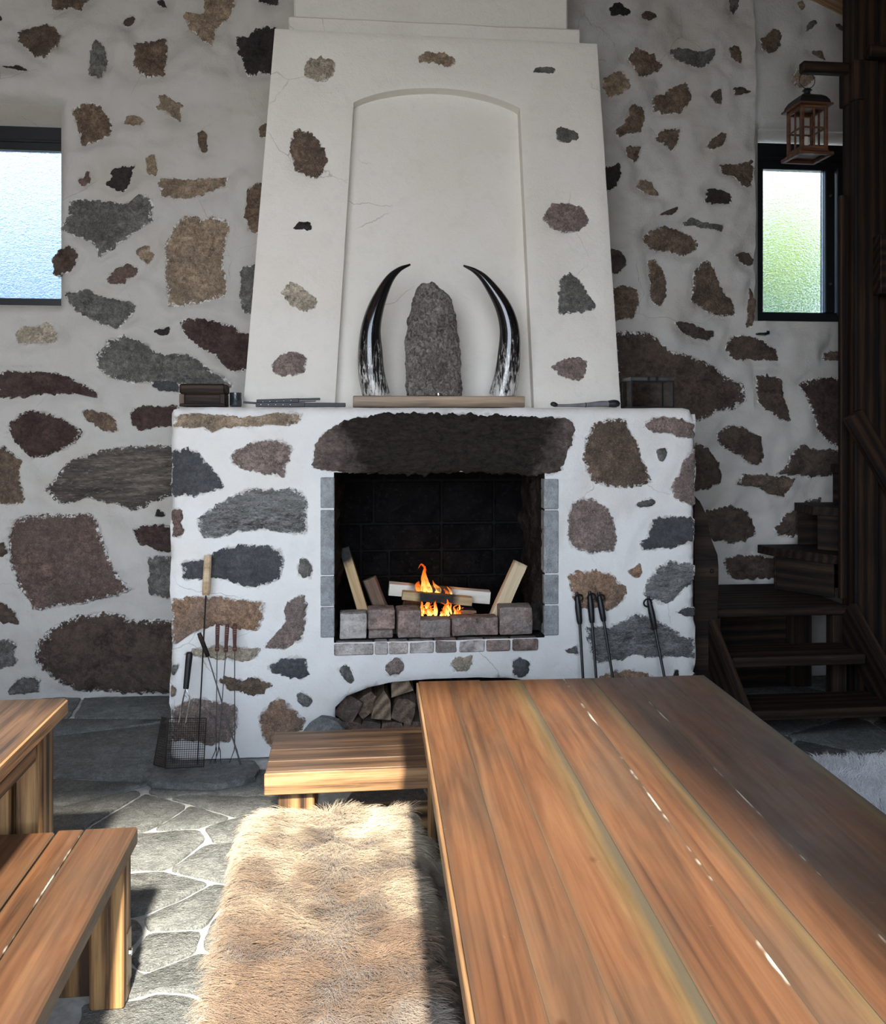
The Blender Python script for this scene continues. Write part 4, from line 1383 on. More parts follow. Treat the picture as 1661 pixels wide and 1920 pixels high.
for a in range(len(inner)):
    row = []
    for m in range(MS + 1):
        f = 1.0
        e = min(m, MS - m)
        h = hh[a, m] - (0.006 if e == 0 else 0)
        row.append(bm.verts.new(PH.pt(allp[a, m, 0], allp[a, m, 1], h)))
    # recess reveal and return to the wall
    rec = bm.verts.new(PH.pt(allp[a, 0, 0], allp[a, 0, 1], -0.085))
    back = PH.pt(allp[a, MS, 0], allp[a, MS, 1], 0)
    bk = bm.verts.new((back.x, YW + 0.02, back.z))
    cols.append([rec] + row + [bk])
for a in range(len(cols) - 1):
    for m in range(len(cols[a]) - 1):
        vs4 = [cols[a][m], cols[a][m + 1], cols[a + 1][m + 1], cols[a + 1][m]]
        try:
            bm.faces.new(vs4)
        except ValueError:
            pass
bmesh.ops.remove_doubles(bm, verts=bm.verts, dist=0.0004)
hood = bm_obj('hood', bm, M_HOOD, fp, 40)
# recessed arched panel
V, Fc = [], []
rows_n = 40
nin = len(inner)
c_in = [(p[0], p[1]) for p in inner]
uL = min(p[0] for p in c_in) - 0.02
uR = max(p[0] for p in c_in) + 0.02
for j in range(rows_n + 1):
    z = -0.03 + (zpk + 0.06) * j / rows_n
    for i in range(31):
        u = uL + (uR - uL) * i / 30
        V.append(PH.pt(u, z, -0.078 + relief(u + 9, z, 0.004)))
for j in range(rows_n):
    for i in range(30):
        a = j * 31 + i
        Fc.append((a, a + 1, a + 32, a + 31))
mesh_obj('recess_panel', V, Fc, M_HOOD, hood, 60)
for i, (m, poly) in enumerate(S_HOOD):
    class Q(Plane):
        pass
    build_stone(Plane(PH.pt(0, 0, -0.008), PH.U, PH.V, PH.N), uvs_hood[i], STONE[m], hood, 0.0, 0.007, 700 + i * 2.9)
zt_w = PH.pt(0, ztop).z
yt_w = PH.pt(0, ztop).y
# crown ledge and shaft above
yc = yt_w + 0.05
cl0, cl1 = onY(541, 40, yc).x, onY(1089, 60, yc).x
cz1 = (onY(541, 28, yc).z + onY(1089, 56, yc).z) / 2
box('crown_ledge', (cl0, yc, zt_w - 0.03), (cl1, YW + 0.05, cz1), M_HOOD, fp, 0.008, jit=0.006, sub=6)
ys = yc + 0.06
sx0, sx1 = onY(551, 10, ys).x, onY(1065, 30, ys).x
box('chimney_shaft', (sx0, ys, cz1 - 0.02), (sx1, YW + 0.05, ZRIDGE + 0.1), M_HOOD, fp, 0.01, jit=0.006, sub=8)

# ------------------------------------------------------------------ furniture
# long table beside the fur bench
def R2(a):
    return Matrix.Rotation(a, 4, 'Z')
TZ = 0.75
tl = onZ(785, 1278, TZ)
trr = onZ(1330, 1276, TZ)
TW = 0.965
tm = Matrix.Translation(Vector((tl.x, tl.y, 0))) @ R2(-math.radians(1.65))   # local: +X across, -Y towards the camera
def TP(x, y, z):
    return tm @ Vector((x, y, z))
TLEN = 2.75
table = empty('dining_table', TP(TW / 2, -TLEN / 2, 0), 'long brown plank dining table with cracked glossy top beside the tan fur', 'table')
fr = [0, .107, .21, .353, .503, .60, .72, .86, 1.0]
mats = [TT_RED, TT_RED, TT_GOLD, TT_CRACK_GLINT, TT_GOLD, TT_CRACK_GLINT, TT_RED, TT_GOLD]
for k in range(8):
    x0, x1 = fr[k] * TW, fr[k + 1] * TW
    dz = random.uniform(-0.0007, 0.0005)
    # plank runs away from the camera (local X = +Y), so local Y points to -X
    e = random.uniform(-0.006, 0.004)
    beam('plank', TP((x0 + x1) / 2, -TLEN, TZ - 0.0225 + dz), TP((x0 + x1) / 2, e, TZ - 0.0225 + dz), x1 - x0, 0.045, mats[k], table, (0, 0, 1), 0.0005)
beam('edge_board', TP(-0.004, -TLEN, TZ - 0.024), TP(-0.004, 0.0, TZ - 0.024), 0.008, 0.042, W_EDGE, table, (0, 0, 1), 0.002)  # thin added strip: worn gold edge, its orange highlight put into the colour
for sx in (0.055, TW - 0.055):
    beam('apron', TP(sx, -TLEN + 0.1, TZ - 0.095), TP(sx, -0.10, TZ - 0.095), 0.04, 0.10, W_HONEY, table)
for sy in (-0.16, -TLEN + 0.16):
    beam('cross_rail', TP(0.06, sy, TZ - 0.09), TP(TW - 0.06, sy, TZ - 0.09), 0.05, 0.09, W_HONEY, table)
    for sx in (0.08, TW - 0.08):
        p = TP(sx, sy, 0)
        beam('leg', p, p + Vector((0, 0, TZ - 0.046)), 0.11, 0.13, W_HONEY, table, (0, -1, 0), 0.006)
# short bench across the head of the table
BZ = 0.45
f0 = onZ(497, 1447, BZ)
k0 = onZ(525, 1372, BZ)
by0, by1, bxl = f0.y, k0.y, f0.x
bench = empty('short_bench', (0.35, (by0 + by1) / 2, 0), 'short dark plank bench standing crosswise before the fireplace log store', 'bench')
bxr = 1.02
half = (by1 - by0) / 2
ang = -0.012
for (ya, yb_, mt) in ((by0, by0 + half * 0.46, W_BENCH), (by0 + half * 0.46, by0 + half * 1.02, W_BENCH), (by0 + half * 1.02, by1, W_BENCH)):
    box('plank', (bxl, ya + 0.001, BZ - 0.055), (bxr, yb_ - 0.0015, BZ + random.uniform(-.001, .001)), mt, bench, 0.003)
box('edge_board', (bxl - 0.002, by0 - 0.012, BZ - 0.075), (bxr + 0.002, by0 + 0.002, BZ - 0.003), W_EDGE, bench, 0.003)
for xx in (bxl + 0.10, bxr - 0.10):
    for yy in (by0 + 0.07, by1 - 0.07):
        box('leg', (xx - 0.06, yy - 0.045, 0.0), (xx + 0.06, yy + 0.045, BZ - 0.056), W_HONEY, bench, 0.005, 'Z')
box('stretcher', (bxl + 0.16, (by0 + by1) / 2 - 0.03, 0.16), (bxr - 0.16, (by0 + by1) / 2 + 0.03, 0.24), W_HONEY, bench)
# bench under the tan fur
fb = empty('fur_bench', (-0.05, 1.6, 0), 'plank bench hidden under the tan fur beside the long table', 'bench')
fbx0, fbx1, fby0, fby1 = -0.25, 0.15, 0.45, 2.60
for k in range(2):
    w = (fbx1 - fbx0) / 2
    box('plank', (fbx0 + k * w + 0.001, fby0, BZ - 0.05), (fbx0 + (k + 1) * w - 0.001, fby1, BZ), W_BENCH, fb, 0.003, 'Y')
for xx in (fbx0 + 0.08, fbx1 - 0.08):
    for yy in (fby0 + 0.12, fby1 - 0.12):
        box('leg', (xx - 0.05, yy - 0.05, 0), (xx + 0.05, yy + 0.05, BZ - 0.051), W_HONEY, fb, 0.005, 'Z')
# bench at the lower left
LZ = 0.44
c0 = onZ(258, 1550, LZ)
lb = empty('side_bench', (c0.x - 0.2, 1.8, 0), 'reddish brown two-plank bench in front of the dark side table', 'bench')
xa, xb = c0.x - 0.395, c0.x
ye = c0.y
xs_ = [xa, c0.x - 0.224, c0.x]
box('plank', (xs_[0], 0.55, LZ - 0.05), (xs_[1] - 0.004, ye - 0.004, LZ - 0.002), TT_RED, lb, 0.004, 'Y')
box('plank', (xs_[1] + 0.004, 0.55, LZ - 0.05), (xs_[1] + 0.075, ye, LZ), TT_CRACK_GLINT, lb, 0.003, 'Y')
box('plank', (xs_[1] + 0.0765, 0.55, LZ - 0.05), (xs_[2], ye + 0.003, LZ), TT_RED, lb, 0.005, 'Y')
for yy in (0.75, 2.50):
    for (l0, l1) in ((c0.x - 0.098, c0.x - 0.006), (xa + 0.01, xa + 0.10)):
        box('leg', (l0, yy, 0), (l1, yy + 0.085, LZ - 0.051), W_HONEY, lb, 0.006, 'Z')
box('cross_board', (xa + 0.09, 2.535, 0.02), (c0.x - 0.099, 2.565, LZ - 0.052), W_HONEY, lb, 0.004, 'Z')
mb = MB()
mb.box((c0.x - 0.0055, 2.53, 0.05), (c0.x - 0.002, 2.57, 0.19))
br = mb.build('metal_bracket', M_BRACKET, lb, 0)
mb = MB()
mb.add(*lathe([(0.0, 0.0), (0.011, 0.0), (0.010, 0.006), (0.0, 0.008)], 8))
o = mb.build('bolt', M_STEEL, br, 35, frame((c0.x - 0.002, 2.55, 0.13), (0, 1, 0), (1, 0, 0)))
# dark table behind it
t0 = onZ(125, 1308, TZ)
lt = empty('side_table', (t0.x - 0.45, t0.y - 1.0, 0), 'dark plank table with bolted honey-coloured legs at the picture edge', 'table')
for k in range(4):
    w = 0.225
    box('plank', (t0.x - (k + 1) * w + 0.001, 0.7, TZ - 0.045), (t0.x - k * w - 0.001, t0.y, TZ + random.uniform(-.001, .001)), W_BENCH, lt, 0.004, 'Y')
box('edge_board', (t0.x - 0.004, 0.7, TZ - 0.05), (t0.x + 0.004, t0.y + 0.002, TZ - 0.006), W_EDGE, lt, 0.003, 'Y')
box('apron', (t0.x - 0.065, 0.85, TZ - 0.13), (t0.x - 0.03, t0.y - 0.18, TZ - 0.046), W_HONEY, lt, 0.004, 'Y')
for (l0, l1, y0_, y1_) in ((t0.x - 0.20, t0.x - 0.105, t0.y - 0.17, t0.y - 0.08), (t0.x - 0.102, t0.x - 0.025, t0.y - 0.15, t0.y - 0.04), (t0.x - 0.86, t0.x - 0.76, t0.y - 0.17, t0.y - 0.07),
                           (t0.x - 0.36, t0.x - 0.24, 0.86, 0.98), (t0.x - 0.86, t0.x - 0.76, 0.86, 0.98)):
    box('leg', (l0, y0_, 0), (l1, y1_, TZ - 0.046), W_HONEY, lt, 0.006, 'Z')
box('cross_rail', (t0.x - 0.76, t0.y - 0.13, TZ - 0.14), (t0.x - 0.20, t0.y - 0.09, TZ - 0.05), W_HONEY, lt)
mb = MB()
mb.box((t0.x - 0.20, t0.y - 0.174, TZ - 0.15), (t0.x - 0.11, t0.y - 0.169, TZ - 0.05))
br = mb.build('metal_bracket', M_IRON, lt, 0)
for (xx, yy) in ((t0.x - 0.135, t0.y - 0.174), (t0.x - 0.062, t0.y - 0.154), (t0.x - 0.18, t0.y - 0.174)):
    mb = MB()
    mb.add(*lathe([(0.0, 0.0), (0.014, 0.0), (0.013, 0.007), (0.0, 0.009)], 6))
    mb.build('bolt', M_STEEL, lt, 35, frame((xx, yy, TZ - 0.10), (1, 0, 0), (0, -1, 0)))
# bench on the far side of the table, carrying the white sheepskin
wb = empty('far_bench', (1.75, 1.9, 0), 'low plank bench under the white sheepskin beyond the long table', 'bench')
wbx0, wbx1, wby0, wby1 = 1.46, 1.86, 0.8, 2.85
for k in range(2):
    w = (wbx1 - wbx0) / 2
    box('plank', (wbx0 + k * w + 0.001, wby0, 0.40), (wbx0 + (k + 1) * w - 0.001, wby1, 0.45), W_BENCH, wb, 0.003, 'Y')
for xx in (wbx0 + 0.08, wbx1 - 0.08):
    for yy in (wby0 + 0.12, wby1 - 0.12):
        box('leg', (xx - 0.05, yy - 0.05, 0), (xx + 0.05, yy + 0.05, 0.399), W_HONEY, wb, 0.005, 'Z')

# ------------------------------------------------------------------ furs
b = NB('fur_fibre')
at = b.attr('tint')
b.color(at.outputs['Color'])
b.rough(0.6)
b.p.inputs['Specular IOR Level'].default_value = 0.25
b.p.inputs['Sheen Weight'].default_value = 0.25
M_FUR = b.m
def make_fur(name, label, outline, x0, x1, zb, drop, count, length, tint_fn, group=None, yend=9.9, lie=None, rad=0.00055):
    """hide lying over a bench from x0..x1: a thin skin plus fibres"""
    A = np.array(outline)
    c = A.mean(0)
    def zf(x, y):
        d = max(0, x0 - x, x - x1, y - yend)
        return zb + 0.012 + 0.010 * fbm(x * 5, y * 5, 2.0, 3) - drop * (1 - math.exp(-(d / 0.05) ** 1.6)) * min(1, d / 0.05)
    e = empty(name, (c[0], c[1], zb), label, 'fur rug', group)
    res_ = 0.025
    us, vs2 = np.arange(A[:, 0].min(), A[:, 0].max() + res_, res_), np.arange(A[:, 1].min(), A[:, 1].max() + res_, res_)
    P = np.array([(u, v) for v in vs2 for u in us])
    ins = inside(P, A)
    V = [(p[0], p[1], zf(*p)) for p in P]
    V2 = [(p[0], p[1], zf(*p) - 0.008) for p in P]
    Fc = []
    nu = len(us)
    n0 = len(V)
    cells = set()
    for j in range(len(vs2) - 1):
        for i in range(nu - 1):
            a = j * nu + i
            q = (a, a + 1, a + 1 + nu, a + nu)
            if all(ins[k] for k in q):
                Fc.append(q)
                Fc.append(tuple(n0 + k for k in reversed(q)))
                cells.add((i, j))
    for (i, j) in list(cells):
        a = j * nu + i
        for (di, dj, p, q) in ((-1, 0, a + nu, a), (1, 0, a + 1, a + 1 + nu), (0, -1, a, a + 1), (0, 1, a + 1 + nu, a + nu)):
            if (i + di, j + dj) not in cells:
                Fc.append((p, n0 + p, n0 + q, q))
    hide = mesh_obj('hide', V + V2, Fc, M_FUR, e, 60)
    tc = hide.data.attributes.new('tint', 'FLOAT_COLOR', 'POINT')
    cols = np.ones((len(V) * 2, 4), np.float32)
    for i, p in enumerate(P):
        cols[i, :3] = cols[i + len(P), :3] = np.array(tint_fn(p[0], p[1])) * 0.7
    tc.data.foreach_set('color', cols.ravel())
    # fibres
    lo_, hi_ = A.min(0), A.max(0)
    Q = rng.uniform(lo_, hi_, (int(count * 1.6), 2))
    Q = Q[inside(Q, A)][:count]
    K = 5
    pos = np.zeros((len(Q), K, 3), np.float32)
    radii = np.zeros((len(Q), K), np.float32)
    tint = np.ones((len(Q), 4), np.float32)
    for i, (x, y) in enumerate(Q):
        z = zf(x, y)
        gx = (zf(x + 0.01, y) - zf(x - 0.01, y)) / 0.02
        gy = (zf(x, y + 0.01) - zf(x, y - 0.01)) / 0.02
        nrm = np.array([-gx, -gy, 1.0])
        nrm /= np.linalg.norm(nrm)
        dx, dy = lie(x, y)
        a = fbm(x * 9, y * 9, 4.0, 2) * 1.3 + fbm(x * 45, y * 45, 8.0, 2) * 0.9 + rng.normal(0, 0.25)
        ca, sa = math.cos(a), math.sin(a)
        d = np.array([dx * ca - dy * sa, dx * sa + dy * ca, 0.0])
        d -= nrm * (d @ nrm)
        d /= np.linalg.norm(d) + 1e-9
        L = length * (0.65 + 0.6 * rng.random()) * (1 + 0.4 * fbm(x * 14, y * 14, 1.0, 2))
        up0 = 0.75 + 0.25 * fbm(x * 20, y * 20, 6.0, 2)
        p = np.array([x, y, z])
        for k in range(K):
            pos[i, k] = p
            t = k / (K - 1)
            w = up0 * (1 - t) - 0.12 * t
            step = d * (1 - 0.3 * w) + nrm * w
            p = p + step / np.linalg.norm(step) * L / (K - 1)
            radii[i, k] = rad * (1 - 0.8 * t)
        tint[i, :3] = np.array(tint_fn(x, y)) * (0.75 + 0.5 * rng.random())
    hc = bpy.data.hair_curves.new('pile')
    hc.add_curves([K] * len(Q))
    hc.attributes['position'].data.foreach_set('vector', pos.ravel())
    ra = hc.attributes.get('radius') or hc.attributes.new('radius', 'FLOAT', 'POINT')
    ra.data.foreach_set('value', radii.ravel())
    ta = hc.attributes.new('tint', 'FLOAT_COLOR', 'CURVE')
    ta.data.foreach_set('color', tint.ravel())
    hc.materials.append(M_FUR)
    o = bpy.data.objects.new('pile', hc)
    link(o, e)
    o['kind'] = 'stuff'
    return e
FZ = BZ + 0.012
fur_px = [(388,1990),(388,1905),(408,1820),(418,1740),(428,1680),(446,1620),(448,1585),(450,1550),(468,1522),(500,1508),(540,1496),(575,1500),(610,1508),(655,1518),(690,1508),(720,1504),(755,1512),(785,1522),(803,1545)]
fo = [onZ(px, py, FZ) for px, py in fur_px]
fo = [(p.x, p.y) for p in fo]
fo = [(-0.275, 0.55)] + fo + [(0.27, 2.40), (0.26, 1.9), (0.28, 1.4), (0.27, 0.55)]
def lerp3(a, b, t):
    t = min(1, max(0, t))
    return tuple(a[i] + (b[i] - a[i]) * t for i in range(3))
CREAM, TAN_, BRN = (0.64, 0.525, 0.365), (0.225, 0.145, 0.088), (0.105, 0.064, 0.039)
def tan_tint(x, y):
    n = fbm(x * 4.5 + 3, y * 3.2, 1.5, 3)
    n2 = fbm(x * 16, y * 9, 5.5, 3)
    t = (y - 1.95) / 0.5 + 0.55 * n
    c = lerp3(TAN_, CREAM, t)
    spine = math.exp(-((x + 0.03 - 0.04 * math.sin(y * 5)) / 0.05) ** 2)
    c = lerp3(c, BRN, 0.55 * max(0, n2 + 0.25) + 0.6 * max(0, -n - 0.02) + 0.25 * spine * (0.3 + n2))
    edge = max(0, (-0.2 - x) / 0.1)
    c = lerp3(c, (0.56, 0.43, 0.29), edge * 0.6)
    if y < 1.75:
        c = lerp3(c, (0.43, 0.355, 0.275), max(0, n2 * 1.1 - 0.12 + 0.4 * (x > 0.08)))
    return c
def lie_tan(x, y):
    s = 1 if x > -0.03 else -1
    return (0.75 * s * min(1, abs(x + 0.03) / 0.06), -0.6)
make_fur('fur_throw', 'tan and cream fur hide draped over the bench beside the long table', fo, fbx0, fbx1, BZ, 0.085, 90000, 0.045, tan_tint, yend=fby1, lie=lie_tan)
wo = [(1.36, 1.35), (1.34, 1.9), (1.37, 2.45), (1.40, 2.80), (1.50, 2.92), (1.66, 2.90), (1.82, 2.93), (1.95, 2.82), (1.97, 2.3), (1.96, 1.7), (1.94, 1.35)]
make_fur('sheepskin', 'white sheepskin on the bench beyond the long table', wo, wbx0, wbx1, 0.45, 0.06, 26000, 0.04, lambda x, y: lerp3((0.78, 0.77, 0.76), (0.6, 0.6, 0.6), 0.3 + fbm(x * 12, y * 12, 1, 3)), yend=wby1, lie=lambda x, y: (0.4, 0.9), rad=0.0008)

# ------------------------------------------------------------------ staircase at the right
st = empty('staircase', (2.3, 4.6, 0), 'dark open-riser timber staircase beside the fireplace', 'staircase')
def tread(px0, px1, py, z, depth, name='tread', thick=0.05):
    p, q = onZ(px0, py, z), onZ(px1, py, z)
    y = (p.y + q.y) / 2
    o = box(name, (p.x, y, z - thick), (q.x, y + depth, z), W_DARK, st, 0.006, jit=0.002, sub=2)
    return p.x, q.x, y
t1 = tread(1385, 1690, 1330, 0.20, 0.27)
t2 = tread(1368, 1632, 1231, 0.40, 0.27)
t3 = tread(1322, 1600, 1139, 0.60, 0.70, 'landing')
def prism(name, pts, z0, z1, mat, parent, lab=None):
    n = len(pts)
    V = [(p[0], p[1], z0) for p in pts] + [(p[0], p[1], z1) for p in pts]
    Fc = [tuple(range(n - 1, -1, -1)), tuple(range(n, 2 * n))] + [(k, (k + 1) % n, n + (k + 1) % n, n + k) for k in range(n)]
    return mesh_obj(name, V, Fc, mat, parent, 30)
w4 = [onZ(px, py, 0.80) for px, py in ((1466, 1024), (1585, 1055))]
prism('winder_tread', [(2.52, 5.28), (2.54, 5.16), (2.76, 4.80), (3.05, 4.80), (3.05, 5.28)], 0.80, 0.85, W_DARK, st)
w5 = onZ(1538, 962, 1.0)
prism('winder_tread', [(2.76, 5.28), (2.74, 5.02), (2.95, 4.80), (3.4, 4.80), (3.4, 5.28)], 1.06, 1.11, W_DARK, st)
prism('winder_tread', [(3.0, 5.28), (3.0, 4.80), (3.6, 4.80), (3.6, 5.28)], 1.30, 1.35, W_DARK, st)
# stringers
xl_, xr_ = t2[0] - 0.02, t2[1] + 0.02
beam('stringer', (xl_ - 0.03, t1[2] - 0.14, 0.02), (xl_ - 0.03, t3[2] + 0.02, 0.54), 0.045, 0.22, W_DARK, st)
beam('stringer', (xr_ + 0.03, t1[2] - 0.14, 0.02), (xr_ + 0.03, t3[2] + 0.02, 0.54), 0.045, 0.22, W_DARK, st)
for xx, yy in ((t3[0] + 0.04, t3[2] + 0.06), (t3[1] - 0.04, t3[2] + 0.06), (t3[0] + 0.04, 5.2), (t3[1] - 0.04, 5.2)):
    box('support_post', (xx - 0.04, yy - 0.04, 0), (xx + 0.04, yy + 0.04, 0.549), W_DARK, st, 0.005, 'Z')
for xx in (2.75, 3.5):
    box('support_post', (xx - 0.05, 5.14, 0), (xx + 0.05, 5.24, 0.799 if xx < 3 else 1.299), W_DARK, st, 0.005, 'Z')
box('support_post', (2.96, 5.05, 0.851), (3.04, 5.13, 1.059), W_DARK, st, 0.005, 'Z')
box('support_post', (3.3, 4.9, 1.111), (3.38, 4.98, 1.299), W_DARK, st, 0.005, 'Z')
# dark boards closing the space under and behind the treads
box('back_board', (t3[0] + 0.10, 5.16, 0.0), (t3[1] - 0.085, 5.18, 0.548), W_DARK, st, 0.002)
box('riser_board', (2.56, 5.13, 0.601), (3.05, 5.15, 0.799), W_DARK, st, 0.002)
q0_, q1_ = Vector((2.565, 5.12, 0.70)), Vector((2.765, 4.83, 0.70))
beam('riser_board', q0_, q1_, 0.02, 0.196, W_DARK, st)
q0_, q1_ = Vector((2.775, 5.03, 0.955)), Vector((2.955, 4.83, 0.955))
beam('riser_board', q0_, q1_, 0.02, 0.206, W_DARK, st)
box('riser_board', (2.77, 5.24, 0.852), (3.35, 5.26, 1.058), W_DARK, st, 0.002)
box('riser_board', (3.0, 4.82, 1.112), (3.02, 5.26, 1.298), W_DARK, st, 0.002, 'Y')
# carved board beside the fireplace
prof = [(1302, 1275), (1302, 930), (1312, 940), (1322, 960), (1328, 985), (1333, 1010), (1345, 1040), (1347, 1062), (1347, 1090), (1338, 1275)]
PP = [onY(px, py, 4.50) for px, py in prof]
n = len(PP)
V = [(p.x, 4.50, max(p.z, 0.0)) for p in PP] + [(p.x, 4.55, max(p.z, 0.0)) for p in PP]
V[0] = (V[0][0], 4.50, 0); V[n - 1] = (V[n - 1][0], 4.50, 0); V[n] = (V[n][0], 4.55, 0); V[2 * n - 1] = (V[2 * n - 1][0], 4.55, 0)
Fc = [tuple(range(n)), tuple(range(2 * n - 1, n - 1, -1))] + [(k, n + k, n + (k + 1) % n, (k + 1) % n) for k in range(n)]
cb = mesh_obj('carved_side_board', V, Fc, W_DARK, st, 30)
q = onY(1335, 1071, 4.497)
mb = MB()
mb.add(*lathe([(0.0, 0.0), (0.012, 0.0), (0.009, 0.007), (0.0, 0.009)], 10))
mb.build('bolt', M_IRON, cb, 35, frame((q.x, 4.50, q.z), (1, 0, 0), (0, -1, 0)))
# timber partition: post, boards
YP = 4.62
par = empty('timber_partition', (2.9, YP, 0), 'dark timber post and board partition rising beside the staircase', 'partition')
pxL = onY(1604, 300, YP).x
pxM = onY(1648, 300, YP).x
zc_p = zceil(pxM) - 0.05
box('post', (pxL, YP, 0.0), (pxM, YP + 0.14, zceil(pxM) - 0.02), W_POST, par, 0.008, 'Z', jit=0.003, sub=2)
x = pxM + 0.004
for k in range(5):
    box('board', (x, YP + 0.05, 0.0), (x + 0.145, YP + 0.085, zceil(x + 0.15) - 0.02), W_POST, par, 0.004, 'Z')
    x += 0.15
bl = onY(1576, 700, YP + 0.09).x
bt = onY(1580, 366, YP + 0.09).z
box('board', (bl, YP + 0.085, 0.62), (pxL + 0.05, YP + 0.12, bt), W_POST, par, 0.004, 'Z')
box('rail', (pxL + 0.05, YP - 0.06, onY(1640, 115, YP).z), (pxM + 0.7, YP - 0.001, onY(1640, 92, YP).z), W_POST, par, 0.005)
box('rail', (pxM - 0.04, YP - 0.08, onY(1640, 555, YP).z), (pxM + 0.7, YP - 0.001, onY(1640, 445, YP).z), W_POST, par, 0.005)
q0, q1 = onY(1575, 770, YP - 0.03), onY(1660, 905, YP - 0.03)
beam('brace', (q0.x + 0.07, YP - 0.03, q0.z - 0.02), (q1.x + 0.1, YP - 0.03, q1.z - 0.1), 0.05, 0.11, W_POST, par)
# bracket arm for the lantern
za, zb_ = onY(1550, 118, YP + 0.07).z, onY(1550, 139, YP + 0.07).z
xa_ = onY(1502, 128, YP + 0.07).x
box('bracket_arm', (xa_, YP + 0.045, zb_), (pxL + 0.01, YP + 0.1, za), W_POST, par, 0.008)
box('bracket_plate', (pxL - 0.012, YP - 0.01, onY(1600, 187, YP).z), (pxL + 0.07, YP + 0.15, onY(1600, 112, YP).z), W_POST, par, 0.006, 'Z')

# hanging lantern
LC = onY(1513, 240, YP + 0.07)
hl = empty('hanging_lantern', (LC.x, YP + 0.07, onY(1513, 290, YP + 0.07).z), 'red-brown wooden lantern with black domed roof hanging from the bracket arm', 'lantern')
LM = Matrix.Translation(Vector((LC.x, YP + 0.07, 0))) @ R2(math.radians(2))
zb0 = onY(1513, 287, YP + 0.07).z
zt0 = onY(1513, 206, YP + 0.07).z
hw = 0.070
def LP(x, y, z):
    return LM @ Vector((x, y, z))
def lbox(name, lo, hi, mat, parent, bev=0.002):
    lo, hi = Vector(lo), Vector(hi)
    c = (lo + hi) / 2
    d = hi - lo
    m = LM @ Matrix.Translation(Vector((lo.x, c.y, c.z)))
    return bm_obj(name, box_bm(d.x, d.y, d.z, bev), mat, parent, 35, m)
for sx in (-1, 1):
    for sy in (-1, 1):
        lbox('corner_post', (sx * hw - 0.009, sy * hw - 0.009, zb0), (sx * hw + 0.009, sy * hw + 0.009, zt0), W_LANT, hl)
b = NB('lantern_glass')
tr = b.node('ShaderNodeBsdfTransparent')
gl = b.node('ShaderNodeBsdfGlossy')
gl.inputs['Roughness'].default_value = 0.05
mx = b.node('ShaderNodeMixShader')
mx.inputs[0].default_value = 0.035
b.l.new(tr.outputs[0], mx.inputs[1])
b.l.new(gl.outputs[0], mx.inputs[2])
b.l.new(mx.outputs[0], b.n['Material Output'].inputs['Surface'])
M_CLEAR = b.m
zm = (zb0 + zt0) / 2
for ax in (0, 1):
    for s in (-1, 1):
        for (z0_, z1_) in ((zb0, zb0 + 0.018), (zt0 - 0.018, zt0), (zm - 0.004, zm + 0.004)):
            lo, hi = [-hw + 0.009, s * hw - 0.006, z0_], [hw - 0.009, s * hw + 0.006, z1_]
            if ax:
                lo[0], lo[1], hi[0], hi[1] = lo[1], lo[0], hi[1], hi[0]
            lbox('glazing_bar', lo, hi, W_LANT, hl, 0.001)
        lo, hi = [-0.004, s * hw - 0.005, zb0 + 0.018], [0.004, s * hw + 0.005, zt0 - 0.018]
        if ax:
            lo[0], lo[1], hi[0], hi[1] = lo[1], lo[0], hi[1], hi[0]
        lbox('glazing_bar', lo, hi, W_LANT, hl, 0.001)
        lo, hi = [-hw + 0.009, s * hw - 0.001, zb0 + 0.018], [hw - 0.009, s * hw + 0.001, zt0 - 0.018]
        if ax:
            lo[0], lo[1], hi[0], hi[1] = lo[1], lo[0], hi[1], hi[0]
        lbox('pane', lo, hi, M_CLEAR, hl, 0)
lbox('eave_board', (-hw - 0.03, -hw - 0.03, zt0), (hw + 0.03, hw + 0.03, zt0 + 0.012), W_LANT, hl, 0.003)
lbox('base_board', (-hw - 0.012, -hw - 0.012, zb0 - 0.014), (hw + 0.012, hw + 0.012, zb0), W_LANT, hl, 0.003)
for ax in (0, 1):
    for s in (-1, 1):
        lo, hi = [-hw - 0.03, s * (hw + 0.02) - 0.012, zb0 - 0.034], [hw + 0.03, s * (hw + 0.02) + 0.012, zb0 - 0.015]
        if ax:
            lo[0], lo[1], hi[0], hi[1] = lo[1], lo[0], hi[1], hi[0]
        lbox('base_rail', lo, hi, W_LANT, hl, 0.003)
# domed roof: square rings
V, Fc = [], []
prf = [(hw + 0.020, 0.012), (hw + 0.015, 0.032), (hw + 0.002, 0.054), (hw - 0.016, 0.068), (hw - 0.030, 0.074), (0.030, 0.076), (0.022, 0.077)]
for r, z in prf:
    for sx, sy in ((-1, -1), (1, -1), (1, 1), (-1, 1)):
        V.append(LP(sx * r, sy * r, zt0 + z))
for i in range(len(prf) - 1):
    for k in range(4):
        Fc.append((i * 4 + k, i * 4 + (k + 1) % 4, (i + 1) * 4 + (k + 1) % 4, (i + 1) * 4 + k))
Fc.append((3, 2, 1, 0)); Fc.append(tuple(range(4 * len(prf) - 4, 4 * len(prf))))
mesh_obj('roof', V, Fc, M_IRON, hl, 40)
mb = MB()
mb.add(*lathe([(0.024, 0.07), (0.024, 0.082), (0.017, 0.09), (0.017, 0.102), (0.027, 0.106), (0.020, 0.114), (0.008, 0.120)], 14, LP(0, 0, zt0)))
mb.build('chimney_cap', M_IRON, hl)
mb = MB()
zr = zb_ - 0.005
zcap = zt0 + 0.118
rr = (zr + 0.012 - zcap) / 2
mb.tube([LP(rr * math.cos(a), 0, zcap + rr + rr * math.sin(a)) for a in np.linspace(0, 2 * math.pi, 25)], 0.0022, 6, False)
mb.tube([LP(0.0, 0, zb_ + 0.02), LP(0.0, 0, zr + 0.01), LP(0.008, 0, zr), LP(0.0, 0.0, zr - 0.006)], 0.003, 6)
